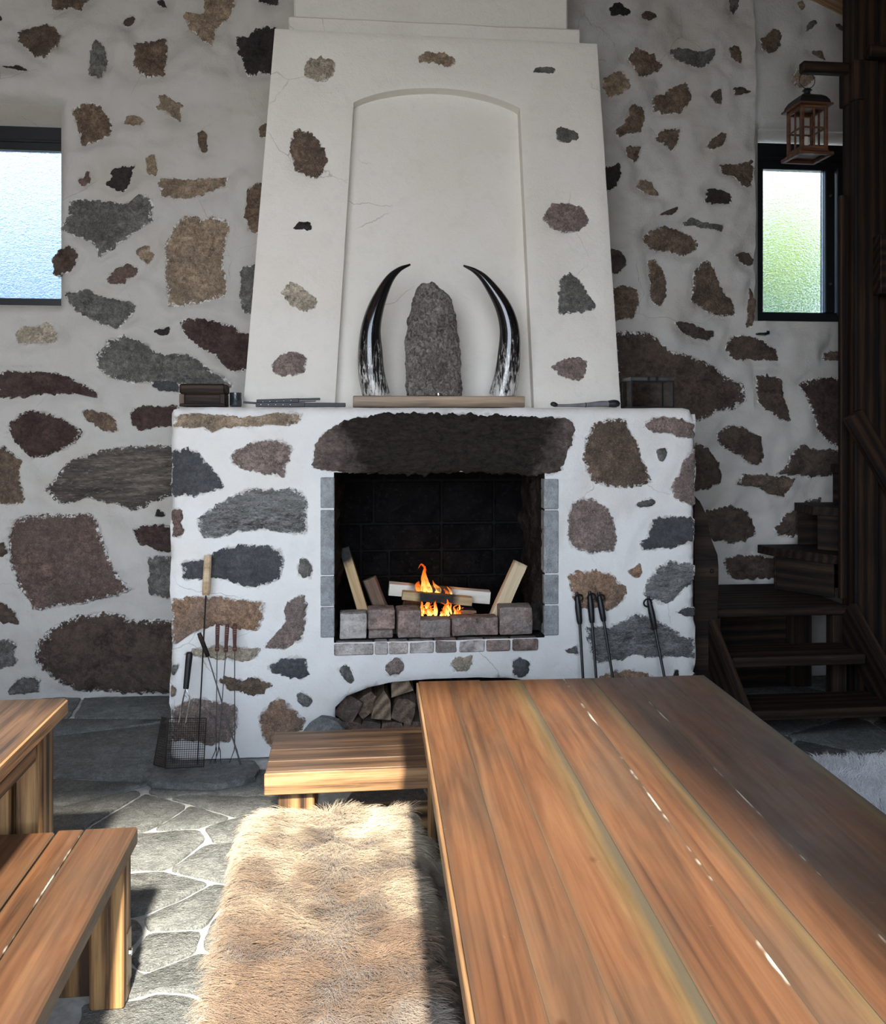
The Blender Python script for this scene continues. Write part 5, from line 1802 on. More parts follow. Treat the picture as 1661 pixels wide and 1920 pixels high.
mb.build('hanging_ring', M_IRON, hl)
mb = MB()
mb.add(*lathe([(0.017, 0.0), (0.017, 0.085), (0.012, 0.09), (0.002, 0.091)], 14, LP(-0.01, 0.0, zb0)))
tag(mb.build('candle', M_CANDLE), 'ivory candle standing inside the hanging wooden lantern', 'candle')

# small dark hook on the wall below the window
hk = onY(1425, 625, YW)
mb = MB()
mb.tube([(hk.x - 0.035, YW + 0.02, hk.z - 0.004), (hk.x - 0.03, YW - 0.05, hk.z - 0.008), (hk.x + 0.0, YW - 0.06, hk.z - 0.010), (hk.x + 0.03, YW - 0.055, hk.z - 0.003), (hk.x + 0.035, YW - 0.05, hk.z + 0.006), (hk.x + 0.02, YW - 0.05, hk.z + 0.008)], [0.004, 0.007, 0.009, 0.008, 0.006, 0.004], 8)
tag(mb.build('wall_hook', M_IRON), 'small black iron hook fixed in the wall below the rippled window', 'hook')

# ------------------------------------------------------------------ fire on the hearth
HZ = oz0
def loose_brick(px0, px1, py0, py1, Y, depth, label, rz=0.0, white=False, zbase=None):
    """brick whose front shows in the given pixel box, standing on zbase"""
    p, q = onY(px0, py1, Y), onY(px1, py0, Y)
    z0_ = HZ + 0.006 if zbase is None else zbase
    h = q.z - p.z
    bm = box_bm(q.x - p.x, depth, h, 0.007, 2, sub=0)
    bmesh.ops.subdivide_edges(bm, edges=list(bm.edges), cuts=2, use_grid_fill=True)
    s = random.random() * 50
    for v in bm.verts:
        v.co += noise.noise_vector(v.co * 14 + Vector((s, s, s))) * 0.004
    zmin = min(v.co.z for v in bm.verts)
    m = Matrix.Translation(Vector(((p.x + q.x) / 2, Y + depth / 2, z0_ - zmin))) @ R2(rz) @ Matrix.Translation(Vector((-(q.x - p.x) / 2, 0, 0)))
    o = bm_obj('loose_brick', bm, M_BRICKW if white else M_BRICK, None, 40, m)
    tag(o, label, 'brick', 'loose bricks along the front of the hearth')
    return z0_ + h
LB = 'loose bricks along the front of the hearth'
Yb0 = YF + 0.035
loose_brick(637, 688, 1146, 1194, Yb0, 0.11, 'pale loose brick at the far end of the hearth row below the long leaning log', white=True)
zt1 = loose_brick(691, 737, 1181, 1197, Yb0, 0.12, 'flat brick lying under another brick in the hearth row')
loose_brick(690, 740, 1142, 1181, Yb0 + 0.005, 0.11, 'brick resting on top of a flat brick in the hearth row', zbase=zt1 + 0.002)
loose_brick(745, 787, 1142, 1195, Yb0 - 0.01, 0.13, 'upright dark brick with pitted face in the hearth row', rz=0.08)
loose_brick(788, 845, 1164, 1199, Yb0 - 0.02, 0.10, 'small reddish brick right in front of the flames', rz=-0.04)
loose_brick(847, 934, 1160, 1196, Yb0 + 0.0, 0.10, 'long sooty brick in the hearth row beside the small reddish one')
loose_brick(938, 999, 1137, 1190, Yb0 + 0.0, 0.11, 'tall brick in the hearth row behind the foot of the fresh leaning log', rz=-0.03)
fragm = build_stone(Plane((0, YF + 0.06, 0), (1, 0, 0), (0, 0, 1), (0, -1, 0)), [PF.uv(*p) for p in ((1000, 1188), (998, 1140), (1008, 1128), (1018, 1135), (1019, 1188))], M_SOOTSTONE, None, 0.0, 0.02, 31, name='rock_fragment')
tag(fragm, 'grey rock fragment wedged between hearth bricks and jamb', 'rock')

def split_log(name, p0, p1, w, h, mat, label, group=None, roll=0.0, tri=False, jit=0.06, up=(0, 0, 1), seed=0):
    p0, p1 = Vector(p0), Vector(p1)
    L = (p1 - p0).length
    if tri:
        sec = [(-0.5, -0.4), (0.5, -0.45), (0.42, 0.1), (0.05, 0.55), (-0.35, 0.2)]
    else:
        sec = [(-0.5, -0.5), (0.0, -0.54), (0.5, -0.45), (0.52, 0.1), (0.46, 0.5), (-0.05, 0.52), (-0.48, 0.47), (-0.54, 0.0)]
    V, Fc = [], []
    n = len(sec)
    S_ = 9
    cr, sr = math.cos(roll), math.sin(roll)
    for i in range(S_ + 1):
        t = i / S_
        for (a, c) in sec:
            k = 1 + jit * fbm(t * 3 + seed, a * 3, c * 3, 3)
            y, z = a * w * k, c * h * k
            V.append((L * t, y * cr - z * sr, y * sr + z * cr))
    for i in range(S_):
        for k in range(n):
            Fc.append((i * n + k, (i + 1) * n + k, (i + 1) * n + (k + 1) % n, i * n + (k + 1) % n))
    Fc.append(tuple(range(n))); Fc.append(tuple(range((S_ + 1) * n - 1, S_ * n - 1, -1)))
    bm = bmesh.new()
    vv = [bm.verts.new(v) for v in V]
    for f in Fc:
        bm.faces.new([vv[i] for i in f])
    o = bm_obj(name, bm, mat, None, 30, frame(p0, p1 - p0, up))
    return tag(o, label, 'log', group)
def char_wood(name, base_dark, base_mid, base_light, a, bnd, soft=0.02):
    """wood blackened by fire between a..bnd (metres along the log)"""
    b = NB(name)
    g = b.noise(b.mapping((1.2, 12, 12)), 2.4, 6, 0.62, 0.8)
    col = b.ramp(g, [(0.25, base_dark), (0.5, base_mid), (0.78, base_light)])
    x = b.sep(b.mapping())[0]
    xn = b.math('ADD', x, b.math('MULTIPLY', b.math('SUBTRACT', b.noise(b.mapping(), 14, 4, 0.6), 0.5), 0.06))
    f = b.math('MULTIPLY', b.ramp(xn, [(a - soft, 0.0), (a + soft, 1.0)]), b.ramp(xn, [(bnd - soft, 1.0), (bnd + soft, 0.0)]))
    vo = b.node('ShaderNodeTexVoronoi')
    vo.inputs['Scale'].default_value = 45
    b.l.new(b.mapping(), vo.inputs['Vector'])
    col = b.mix(f, col, b.ramp(vo.outputs['Distance'], [(0.1, (0.005, 0.0045, 0.0045)), (0.6, (0.014, 0.013, 0.0125))]))
    b.color(col)
    b.rough(0.75)
    b.bump(b.math('ADD', g, b.math('MULTIPLY', vo.outputs['Distance'], f)), 0.4, 0.008)
    return b.m
GL = 'logs leaning against the firebox sides'
ylog = YF + 0.17
h0 = onY(690, 1150, ylog); h1 = onY(640, 1027, ylog + 0.02)
split_log('leaning_log', (h0.x, ylog, HZ + 0.03), (h1.x + 0.012, ylog + 0.02, h1.z), 0.052, 0.05, char_wood('log_charred_tip', (0.30, 0.18, 0.08), (0.50, 0.34, 0.17), (0.62, 0.46, 0.26), 0.34, 1.0), 'long split log leaning on the dark side of the firebox', GL, up=(0, -1, 0), seed=3)
h0 = onY(725, 1150, ylog + 0.05); h1 = onY(692, 1085, ylog + 0.06)
split_log('leaning_log', (h0.x, ylog + 0.05, HZ + 0.04), (h1.x, ylog + 0.06, h1.z), 0.075, 0.06, W_BARKY, 'short bark-covered log leaning beside the long split log', GL, up=(0, -1, 0), seed=5, tri=True)
h0 = onY(926, 1170, ylog - 0.02); h1 = onY(976, 1056, ylog + 0.02)
split_log('leaning_log', (h0.x, ylog - 0.01, HZ + 0.04), (h1.x, ylog + 0.03, h1.z), 0.072, 0.055, char_wood('fresh_log_charred_tip', (0.50, 0.36, 0.20), (0.66, 0.51, 0.32), (0.76, 0.63, 0.44), 0.335, 1.0), 'pale fresh log with blackened tip leaning beside the tall brick', GL, up=(0, -1, 0), seed=7)
GB = 'logs burning in the fire'
yb_l = YF + 0.30
h0 = onY(729, 1103, yb_l); h1 = onY(917, 1119, yb_l)
split_log('burning_log', h0, h1, 0.07, 0.062, char_wood('white_log_charred_middle', (0.55, 0.49, 0.40), (0.72, 0.66, 0.56), (0.82, 0.77, 0.69), 0.12, 0.33), 'white-ended log lying behind across the fire', GB, seed=9)
yb_f = YF + 0.225
h0 = onY(754, 1115, yb_f); h1 = onY(884, 1127, yb_f)
split_log('burning_log', h0, h1, 0.05, 0.042, char_wood('front_log_charred_middle', (0.34, 0.23, 0.11), (0.48, 0.34, 0.17), (0.58, 0.43, 0.24), 0.085, 0.285), 'tan log with blackened middle lying in front across the fire', GB, seed=11)
# embers, ash and stubs that carry the two logs
h0 = onY(800, 1160, yb_l + 0.02)
split_log('charred_stub', (onY(768, 1150, yb_l).x, yb_l - 0.12, HZ + 0.062), (onY(775, 1150, yb_l).x, yb_l + 0.10, HZ + 0.062), 0.10, 0.105, W_BARKY, 'brown half-burnt stub lying under the end of the crossing logs', 'half-burnt stubs under the fire', seed=13, tri=False)
split_log('charred_stub', (onY(872, 1150, yb_l).x, yb_l - 0.11, HZ + 0.055), (onY(868, 1150, yb_l).x, yb_l + 0.11, HZ + 0.055), 0.09, 0.092, char_wood('ember_log', (0.2, 0.1, 0.05), (0.3, 0.16, 0.08), (0.4, 0.22, 0.1), -1, 9), 'black charred stub glowing at the hot end of the fire', 'half-burnt stubs under the fire', seed=15)
V, Fc = [], []
cx_ = onY(830, 1160, yb_l).x
for i in range(33):
    for j in range(17):
        x = cx_ - 0.36 + 0.72 * i / 32
        y = YF + 0.15 + 0.36 * j / 16
        r = math.hypot((x - cx_) / 0.36, (y - YF - 0.33) / 0.18)
        V.append((x, y, HZ + 0.001 + 0.035 * max(0, 1 - r ** 2) * (0.7 + 0.5 * fbm(x * 12, y * 12, 3, 4))))
for i in range(32):
    for j in range(16):
        a = i * 17 + j
        Fc.append((a, a + 17, a + 18, a + 1))
o = mesh_obj('ash_heap', V, Fc, M_ASH, None, 60)
o['kind'] = 'stuff'
tag(o, 'pale grey ash heaped under the burning logs', 'ash')
st_ = MB()
p0, p1 = onY(873, 1142, YF + 0.2), onY(893, 1157, YF + 0.16)
st_.tube([(p0.x, YF + 0.2, HZ + 0.062), (p1.x, YF + 0.155, HZ + 0.005)], 0.006, 5)
tag(st_.build('kindling_stick', W_PALE), 'thin pale kindling stick beside the flames', 'stick')

# flames
def flame_mat(name, c0, c1, s0, s1):
    b = NB(name)
    n = b.noise(b.mapping((14, 14, 5)), 2.5, 4, 0.6, 1.2)
    z = b.sep(b.tc.outputs['Generated'])[2]
    f = b.math('ADD', z, b.math('MULTIPLY', b.math('SUBTRACT', n, 0.5), 0.7))
    em = b.node('ShaderNodeEmission')
    b.l.new(b.ramp(f, [(0.1, c0), (0.8, c1)]), em.inputs['Color'])
    mr = b.node('ShaderNodeMapRange')
    b.l.new(f, mr.inputs['Value'])
    mr.inputs['From Min'].default_value = 0.1
    mr.inputs['From Max'].default_value = 0.9
    mr.inputs['To Min'].default_value = s0
    mr.inputs['To Max'].default_value = s1
    b.l.new(mr.outputs[0], em.inputs['Strength'])
    tr = b.node('ShaderNodeBsdfTransparent')
    mx = b.node('ShaderNodeMixShader')
    b.l.new(b.ramp(n, [(0.40, 0.10), (0.62, 1.0)]), mx.inputs[0])
    b.l.new(tr.outputs[0], mx.inputs[1])
    b.l.new(em.outputs[0], mx.inputs[2])
    b.l.new(mx.outputs[0], b.n['Material Output'].inputs['Surface'])
    return b.m
M_FL1 = flame_mat('flame_yellow', (1.0, 0.62, 0.16), (1.0, 0.20, 0.02), 0.42, 0.16)
M_FL2 = flame_mat('flame_orange', (1.0, 0.40, 0.06), (0.95, 0.13, 0.01), 0.26, 0.11)
fire = empty('fire', (cx_, YF + 0.27, HZ), 'orange flames licking around the crossed logs in the firebox', 'fire')
def flame(path, mat, Y):
    pts = smooth_path([(*onY(px, py, Y + dy), r) for px, py, r, dy in path], 18)
    mb = MB()
    mb.tube([p[:3] for p in pts], [max(0.0008, p[3]) for p in pts], 8)
    # flatten in depth a little
    mb.build('flame', mat, fire, 60)
yfl = YF + 0.265
flame([(806, 1122, 0.020, 0), (800, 1108, 0.030, 0), (797, 1092, 0.020, 0), (795, 1075, 0.010, 0), (797, 1062, 0.002, 0)], M_FL1, yfl)
flame([(800, 1110, 0.012, 0), (792, 1085, 0.008, 0), (797, 1068, 0.006, 0), (790, 1058, 0.004, 0), (784, 1066, 0.001, 0)], M_FL2, yfl)
flame([(786, 1108, 0.016, 0), (783, 1098, 0.014, 0), (785, 1090, 0.003, 0)], M_FL2, yfl)
flame([(818, 1116, 0.016, 0), (822, 1106, 0.014, 0), (814, 1096, 0.006, 0), (811, 1088, 0.001, 0)], M_FL1, yfl)
flame([(834, 1118, 0.012, 0), (838, 1112, 0.010, 0), (832, 1104, 0.002, 0)], M_FL2, yfl)
flame([(846, 1118, 0.008, 0), (844, 1108, 0.006, 0), (838, 1100, 0.001, 0)], M_FL1, yfl)
for k in range(34):
    px = 790 + 80 * random.random()
    py = 1158 - 8 * random.random()
    hgt = 8 + 26 * random.random() ** 1.5
    lean = random.uniform(-16, 16)
    r = 0.003 + 0.006 * random.random()
    flame([(px, py, r * 0.8, 0), (px + lean * 0.4, py - hgt * 0.45, r, 0), (px + lean * 0.2, py - hgt * 0.8, r * 0.6, 0), (px + lean, py - hgt, 0.001, 0)], random.choice([M_FL1, M_FL1, M_FL2]), YF + 0.2 + random.uniform(-.03, .05))
fl_d = bpy.data.lights.new('fire_glow', 'POINT')
fl_d.energy = 0.10
fl_d.color = (1.0, 0.42, 0.12)
fl_d.shadow_soft_size = 0.06
fl = bpy.data.objects.new('fire_glow', fl_d)
fl.location = onY(818, 1062, YF + 0.33)
COL.objects.link(fl)

# ------------------------------------------------------------------ log store
GW = 'firewood in the log store'
r0 = 0.066
ylf = YF + 0.10
spots = []
xs0 = a0 + 0.075
def wood_end(x, z, w, h, label, mat, tri, roll, seed, yo=0.0):
    w, h = w * 0.86, h * 0.92
    split_log('firewood_log', (x, ylf + yo, z), (x + 0.004, ylf + 0.42 + yo, z), w, h, mat, label, GW, roll=roll, tri=tri, seed=seed, jit=0.14)
wood_end(onY(654, 1349, ylf).x, 0.185, 0.115, 0.125, 'dark round-barked firewood log at the rim of the log store arch', W_BARKY, False, 0.5, 21)
wood_end(onY(652, 1349, ylf).x + 0.01, 0.062, 0.125, 0.118, 'firewood log at the bottom of the log store, mostly hidden by the short bench', W_BARKY, False, 0.1, 22)
wood_end(onY(688, 1345, ylf).x, 0.19, 0.10, 0.13, 'grey-brown firewood log beside the tan split wedge', W_BARKY, False, 0.9, 23, 0.03)
wood_end(onY(693, 1349, ylf).x, 0.062, 0.11, 0.118, 'firewood log at the bottom of the log store, mostly hidden by the short bench', W_BARKY, False, 0.2, 24)
wood_end(onY(717, 1342, ylf).x, 0.20, 0.115, 0.165, 'tan split firewood wedge in the middle of the log store', W_PLANK, True, 0.15, 25, -0.03)
wood_end(onY(735, 1349, ylf).x, 0.058, 0.13, 0.11, 'firewood log at the bottom of the log store, mostly hidden by the short bench', W_BARKY, False, 0.0, 26)
wood_end(onY(757, 1345, ylf).x, 0.17, 0.12, 0.12, 'knobbly bark log at the edge of the table in the log store', W_BARKY, False, 0.3, 27, -0.02)
wood_end(onY(752, 1305, ylf).x, 0.295, 0.135, 0.12, 'topmost split log lying in the log store', W_PLANK, True, -0.2, 28)
wood_end(onY(775, 1349, ylf).x, 0.056, 0.11, 0.105, 'firewood log at the bottom of the log store, mostly hidden by the short bench', W_BARKY, False, 0.0, 29)
rk = [(565, 1420), (566, 1372), (580, 1355), (597, 1344), (615, 1346), (632, 1352), (645, 1368), (650, 1420)]
RP = [onY(px, py, YF - 0.09) for px, py in rk]
n = len(RP)
V = [(p.x, YF - 0.10 + random.uniform(-.01, .01), max(0.0, p.z) if i not in (0, n - 1) else 0.0) for i, p in enumerate(RP)]
V += [(p[0] * 0.98 + 0.01, YF - 0.02, p[2] * 0.93) for p in V]
cF = Vector((sum(p[0] for p in V[:n]) / n, YF - 0.15, 0.14))
V.append(tuple(cF))
Fc = [(k, k + 1, 2 * n) for k in range(n - 1)] + [(n - 1, 0, 2 * n)] + [(k, n + k, n + (k + 1) % n, (k + 1) % n) for k in range(n)] + [tuple(range(2 * n - 1, n - 1, -1))]
tag(mesh_obj('slate_rock', V, Fc, M_ROUGHSLATE, None, 20), 'pointed grey slate rock leaning at the rim of the log store', 'rock')

# ------------------------------------------------------------------ tools left of the fire
sl_px = [(268, 1452), (280, 1432), (335, 1424), (420, 1426), (478, 1425), (487, 1436), (478, 1452), (455, 1461), (400, 1470), (330, 1468), (285, 1466)]
P = np.array([(p.x, p.y) for p in (onZ(px, py, 0.03) for px, py in sl_px)])
P[:, 1] = np.minimum(P[:, 1], YF - 0.02)
P = resample([tuple(q) for q in P], 0.02, 0)
n = len(P)
c = P.mean(0)
V = [(p[0], p[1], 0.002) for p in P] + [(p[0] + 0.006 * fbm(p[0] * 20, p[1] * 20, 1, 3), p[1], 0.026) for p in P] + [tuple(c + (p - c) * 0.95) + (0.031 + 0.002 * fbm(p[0] * 9, p[1] * 9, 2, 3),) for p in P]
Fc = [(k, (k + 1) % n, n + (k + 1) % n, n + k) for k in range(n)] + [(n + k, n + (k + 1) % n, 2 * n + (k + 1) % n, 2 * n + k) for k in range(n)] + [tuple(range(2 * n, 3 * n)), tuple(range(n - 1, -1, -1))]
tag(mesh_obj('slate_slab', V, Fc, M_ROUGHSLATE, None, 30), 'flat grey slate slab on the floor under the grill tools', 'slab')
ZS = 0.033
def leanpt(px, py, ztop_=1.2):
    """point between the slab edge and the fireplace front: nearer to the wall the higher it is"""
    z = onY(px, py, YF - 0.07).z
    Y = YF - 0.16 + 0.125 * min(1, max(0, z / ztop_))
    return onY(px, py, Y)
def footed(p):
    return Vector((p.x, p.y, ZS + 0.002))
GS = 'skewers leaning on the fireplace'
# long skewer with pale handle
a, b_, c_ = leanpt(390, 1041), leanpt(386, 1116), leanpt(370, 1428)
c_ = footed(c_)
sk = empty('long_skewer', c_, 'long black skewer with pale wooden handle, tallest of the grill tools', 'skewer', GS)
MB().tube([b_, c_], [0.0038, 0.003], 8).build('rod', M_IRON, sk)
pts = smooth_path([(*a, 0.017), (*(a.lerp(b_, 0.4)), 0.0185), (*(a.lerp(b_, 0.8)), 0.019), (*b_, 0.0165)], 10)
MB().tube([p[:3] for p in pts], [p[3] for p in pts], 10).build('handle', W_FRESH, sk)
# three forks with ringed handles
M_RED = simple('dark_red_turned_wood', (0.075, 0.022, 0.018), 0.4)
M_RING = simple('light_ring', (0.30, 0.17, 0.14), 0.5)
def fork(ht, hb, fk, tips, label, dz=0.0):
    A_, B_, K_ = leanpt(*ht), leanpt(*hb), leanpt(*fk)
    for q in (A_, B_, K_):
        q.y += dz
    T_ = [footed(leanpt(*t)) for t in tips]
    e = empty('roasting_fork', T_[0], label, 'fork', GS)
    prof = [(0, .008), (.1, .0098), (.5, .0090), (.8, .0078), (.9, .0105), (1, .0085)]
    MB().tube([A_.lerp(B_, t) for t, r in prof], [r for t, r in prof], 10).build('handle', M_RED, e)
    for t in (0.12, 0.2, 0.28, 0.36, 0.90):
        mbr = MB()
        mbr.tube([A_.lerp(B_, t - 0.008), A_.lerp(B_, t + 0.008)], [0.0108, 0.0108], 10)
        mbr.build('ring', M_RING, e)
    MB().tube([B_, K_], 0.0024, 6).build('rod', M_ROD, e)
    for t in T_:
        mid_ = K_.lerp(t, 0.25) + (t - K_).cross(Vector((0, 1, 0))).normalized() * 0.004
        MB().tube([K_, mid_, t], [0.0024, 0.0022, 0.0014], 6).build('prong', M_RUST, e)
fork((408, 1170), (407, 1221), (405, 1400), [(393, 1436), (404, 1434)], 'roasting fork with red-brown ringed handle nearest the pale-handled skewer')
fork((427, 1169), (424, 1221), (411, 1398), [(401, 1432), (414, 1438)], 'middle roasting fork of the three with ringed handles', -0.014)
fork((440, 1169), (440, 1221), (440, 1398), [(430, 1434), (450, 1435)], 'roasting fork with red-brown ringed handle farthest from the grill basket')
a, b_, c_ = leanpt(375, 1184), leanpt(392, 1228), footed(leanpt(453, 1434))
for q in (a, b_, c_):
    q.y -= 0.03
sk = empty('crossing_skewer', c_, 'thin skewer with short dark handle leaning across the roasting forks', 'skewer', GS)
MB().tube([b_, c_], [0.003, 0.004], 8).build('rod', M_ROD, sk)
MB().tube([a, a.lerp(b_, 0.15), a.lerp(b_, 0.85), b_], [0.009, 0.0105, 0.0105, 0.009], 10).build('handle', W_DARK, sk)
# hinged grill basket
gz0 = ZS + 0.003
def gp(px, py, off=0.0):
    p = leanpt(px, py)
    p.y -= 0.035 + off
    return p
g00, g10 = gp(313, 1440), gp(384, 1440)
g01, g11 = gp(319, 1342), gp(389, 1342)
for q in (g00, g10):
    q.z = gz0
gb = empty('grill_basket', (g00 + g10) / 2, 'hinged wire grill basket with long black handle standing on the slate slab', 'grill basket')
def grid_panel(name, A, B, C, D, nx, ny, rw, mat, parent, group='wire'):
    """A bottom left, B bottom right, C top right, D top left"""
    rim = MB()
    rim.tube([A, B, C, D, A], 0.0032, 6, False)
    rim.build('rim', mat, parent)
    m1 = MB()
    for i in range(1, nx):
        t = i / nx
        m1.tube([A.lerp(B, t), D.lerp(C, t)], rw, 4)
    for j in range(1, ny):
        t = j / ny
        m1.tube([A.lerp(D, t), B.lerp(C, t)], rw * (1.7 if j % 4 == 0 else 1.0), 4)
    o = m1.build('wire_mesh', mat, parent)
    o['kind'] = 'stuff'
grid_panel('leaf', g00, g10, g11, g01, 17, 22, 0.0009, M_RUST, gb)
s00, s01 = onY(288, 1440, g00.y + 0.05), onY(303, 1344, g01.y + 0.07)
s00.z = gz0
grid_panel('leaf', s00, g00 + Vector((-0.004, 0.004, 0)), g01 + Vector((-0.004, 0.004, 0)), s01, 14, 20, 0.0009, M_RUST, gb)
ha, hb_ = gp(358, 1219), gp(351, 1287)
pts = smooth_path([(*ha, 0.010), (*(ha.lerp(hb_, 0.08)), 0.0155), (*(ha.lerp(hb_, 0.5)), 0.0145), (*(ha.lerp(hb_, 0.95)), 0.013), (*hb_, 0.012)], 14)
MB().tube([p[:3] for p in pts], [p[3] for p in pts], 12).build('handle', M_BLACK, gb)
for px in (338.5, 350.5):
    e1 = gp(px, 1350)
    top_ = gp(px + 8, 1303)
    MB().tube([hb_, top_, e1], 0.0036, 6).build('handle_wire', M_STEEL, gb)
q = gp(350, 1302)
MB().tube([gp(346, 1305), gp(349, 1299), gp(354, 1303)], 0.0025, 6).build('clasp', M_STEEL, gb)

# ------------------------------------------------------------------ pokers right of the fire
GP = 'fire irons leaning right of the fire'
def poker(top, knee, foot, label, k):
    def lp(px, py, f):
        return onY(px, py, YF - 0.20 + 0.165 * f)
    A_, B_, F_ = lp(*top, 1.0), lp(*knee, 0.85), lp(*foot, 0.0)
    F_ = onZ(foot[0], foot[1], 0.004)
    F_.y = min(F_.y, YF - 0.10)
    e = empty('fire_iron', F_, label, 'fire iron', GP)
    prof = [(0, .006), (.18, .012), (.5, .0165), (.75, .0150), (.9, .0145), (1, .011)]
    MB().tube([A_.lerp(B_, t) for t, r in prof], [r for t, r in prof], 10).build('handle', M_IRON, e)
    MB().tube([B_, F_], [0.0075, 0.006], 8).build('shaft', M_IRON, e)
    rr_ = 0.020
    c = A_ + Vector((-0.006 if k == 3 else 0.008, -0.012, -0.03))
    MB().tube([c + Vector((rr_ * math.cos(t), -0.004 * math.sin(t), rr_ * math.sin(t))) for t in np.linspace(0.4, 2 * math.pi + 0.2, 20)], 0.0045, 6).build('hook_ring', M_IRON, e)
poker((1081, 1110), (1087, 1170), (1102, 1424), 'black wrought-iron fire iron closest to the firebox', 0)
poker((1105, 1108), (1110, 1168), (1129, 1424), 'middle black fire iron of the close group of three', 1)
poker((1122, 1110), (1132, 1165), (1173, 1424), 'outer black fire iron of the close group of three, tilted most', 2)
poker((1215, 1118), (1228, 1180), (1276, 1424), 'black fire iron standing alone near the staircase', 3)

# ------------------------------------------------------------------ on the mantel
MZ = MANTEL + 0.004
YM = YF + 0.07
pl0, pl1 = onY(662, 752, YM).x, onY(984, 752, YM).x
ph = onY(800, 744, YM).z - onY(800, 765, YM).z
tag(box('display_plank', (pl0, YM, MZ), (pl1, YM + 0.17, MZ + ph), W_PLANK, None, 0.003), 'brown grained plank on the mantel carrying the two horns', 'plank')
ZP = MZ + ph
b = NB('polished_horn')
z = b.sep(b.tc.outputs['Generated'])[2]
n = b.noise(b.mapping((38, 38, 7)), 2.2, 6, 0.7, 0.6)
n2 = b.noise(b.mapping((6, 6, 4)), 2.0, 3, 0.6)
f = b.math('SUBTRACT', b.math('ADD', n, b.math('MULTIPLY', n2, 0.25)), b.math('MULTIPLY', z, 0.46))
col = b.ramp(f, [(0.46, (0.006, 0.006, 0.007)), (0.53, (0.06, 0.055, 0.05)), (0.64, (0.62, 0.60, 0.56))])
b.color(col)
b.rough(0.16)
b.p.inputs['Coat Weight'].default_value = 0.5
b.p.inputs['Coat Roughness'].default_value = 0.08
M_HORN = b.m
def horn(path, label):
    Yh = YM + 0.085
    s = (onY(831, 700, Yh) - onY(830, 700, Yh)).length
    pts = []
    for i, (px, py, r) in enumerate(path):
        p = onY(px, py, Yh)
        p.y -= 0.05 * math.sin(i / (len(path) - 1) * math.pi) * 0.6
        pts.append((*p, r * s))
    pts[0] = (pts[0][0], pts[0][1], ZP + 0.002, pts[0][3])
    sp = smooth_path(pts, 48)
    mb = MB()
    mb.tube([p[:3] for p in sp], [max(0.002, p[3]) for p in sp], 24)
    for v in mb.v:
        if v.z < ZP + 0.0015:
            v.z = ZP + 0.0015
    tag(mb.build('horn', M_HORN, None, 60), label, 'horn', 'pair of horns on the mantel')
horn([(706, 745, 25.5), (697, 705, 24.5), (694, 663, 23), (695, 618, 18.5), (706, 574, 14.5), (727, 529, 9), (747, 507, 5), (769, 496, 1.8)], 'polished black and white horn curving toward the stone, on the side of the black tongs')
horn([(941, 747, 25.5), (949, 705, 23.5), (953, 663, 21.5), (953, 618, 18.5), (940, 574, 15), (911, 529, 9), (890, 509, 5), (869, 498, 1.8)], 'polished black and white horn on the side of the grey folded fan')
# bark slab between the horns
b = NB('rough_bark')
v = b.mapping((1, 1, 0.8))
n1 = b.noise(v, 55, 7, 0.75, 1.0)
vo = b.node('ShaderNodeTexVoronoi')
vo.inputs['Scale'].default_value = 48
b.l.new(b.mapping((1, 1, 0.6)), vo.inputs['Vector'])
n2 = b.noise(v, 7, 4, 0.6)
col = b.ramp(n1, [(0.36, (0.07, 0.06, 0.052)), (0.5, (0.30, 0.265, 0.235)), (0.62, (0.62, 0.57, 0.52))])
col = b.mix(b.ramp(n2, [(0.45, 0.0), (0.65, 0.55)]), col, b.ramp(n1, [(0.3, (0.05, 0.032, 0.022)), (0.7, (0.22, 0.16, 0.12))]))
b.color(col)
b.rough(0.9)
b.bump(b.math('ADD', n1, b.math('MULTIPLY', vo.outputs['Distance'], 0.5)), 1.0, 0.03)
M_BARK = b.m
ol = [(743, 762, 866), (720, 761, 865), (680, 760, 863), (640, 760, 860), (605, 763, 855), (575, 771, 850), (555, 777, 843), (545, 780, 830), (538, 785, 820), (532, 790, 814)]
Yk = YM + 0.085
V, Fc = [], []
NA_, NR = 40, 60
zs_ = np.linspace(742, 533, NR)
pys = np.array([o_[0] for o_ in ol])[::-1]
Ls = np.array([o_[1] for o_ in ol])[::-1]
Rs = np.array([o_[2] for o_ in ol])[::-1]
for j, py in enumerate(zs_):
    l, r = np.interp(py, pys, Ls), np.interp(py, pys, Rs)
    pl_, pr_ = onY(l, py, Yk), onY(r, py, Yk)
    cx2, hw2 = (pl_.x + pr_.x) / 2, (pr_.x - pl_.x) / 2
    zz_ = ZP + 0.004 + (pl_.z - onY(800, 742, Yk).z)
    for k in range(NA_):
        an = 2 * math.pi * k / NA_
        dpt = 0.055 if math.sin(an) < 0 else 0.028
        x = cx2 + hw2 * math.copysign(abs(math.cos(an)) ** 0.7, math.cos(an))
        y = Yk + dpt * math.sin(an)
        d = 0.010 * fbm(x * 22, zz_ * 16, an, 4) + 0.005 * fbm(x * 70, zz_ * 60, an * 4, 3)
        if j == 0:
            d = min(d, 0)
        zedge = 0.012 * fbm(x * 30, 1.0, an, 3) if j == NR - 1 else 0
        V.append((x + d * math.cos(an), y + d * math.sin(an), zz_ + zedge))
for j in range(NR - 1):
    for k in range(NA_):
        k2 = (k + 1) % NA_
        Fc.append((j * NA_ + k, j * NA_ + k2, (j + 1) * NA_ + k2, (j + 1) * NA_ + k))
Fc.append(tuple(range(NA_ - 1, -1, -1))); Fc.append(tuple(range((NR - 1) * NA_, NR * NA_)))
tag(mesh_obj('bark_log', V, Fc, M_BARK, None, 60), 'tall rough grey-brown bark slab standing between the two horns', 'bark slab')
cp = onY(822, 742, YM + 0.02)
mb = MB()
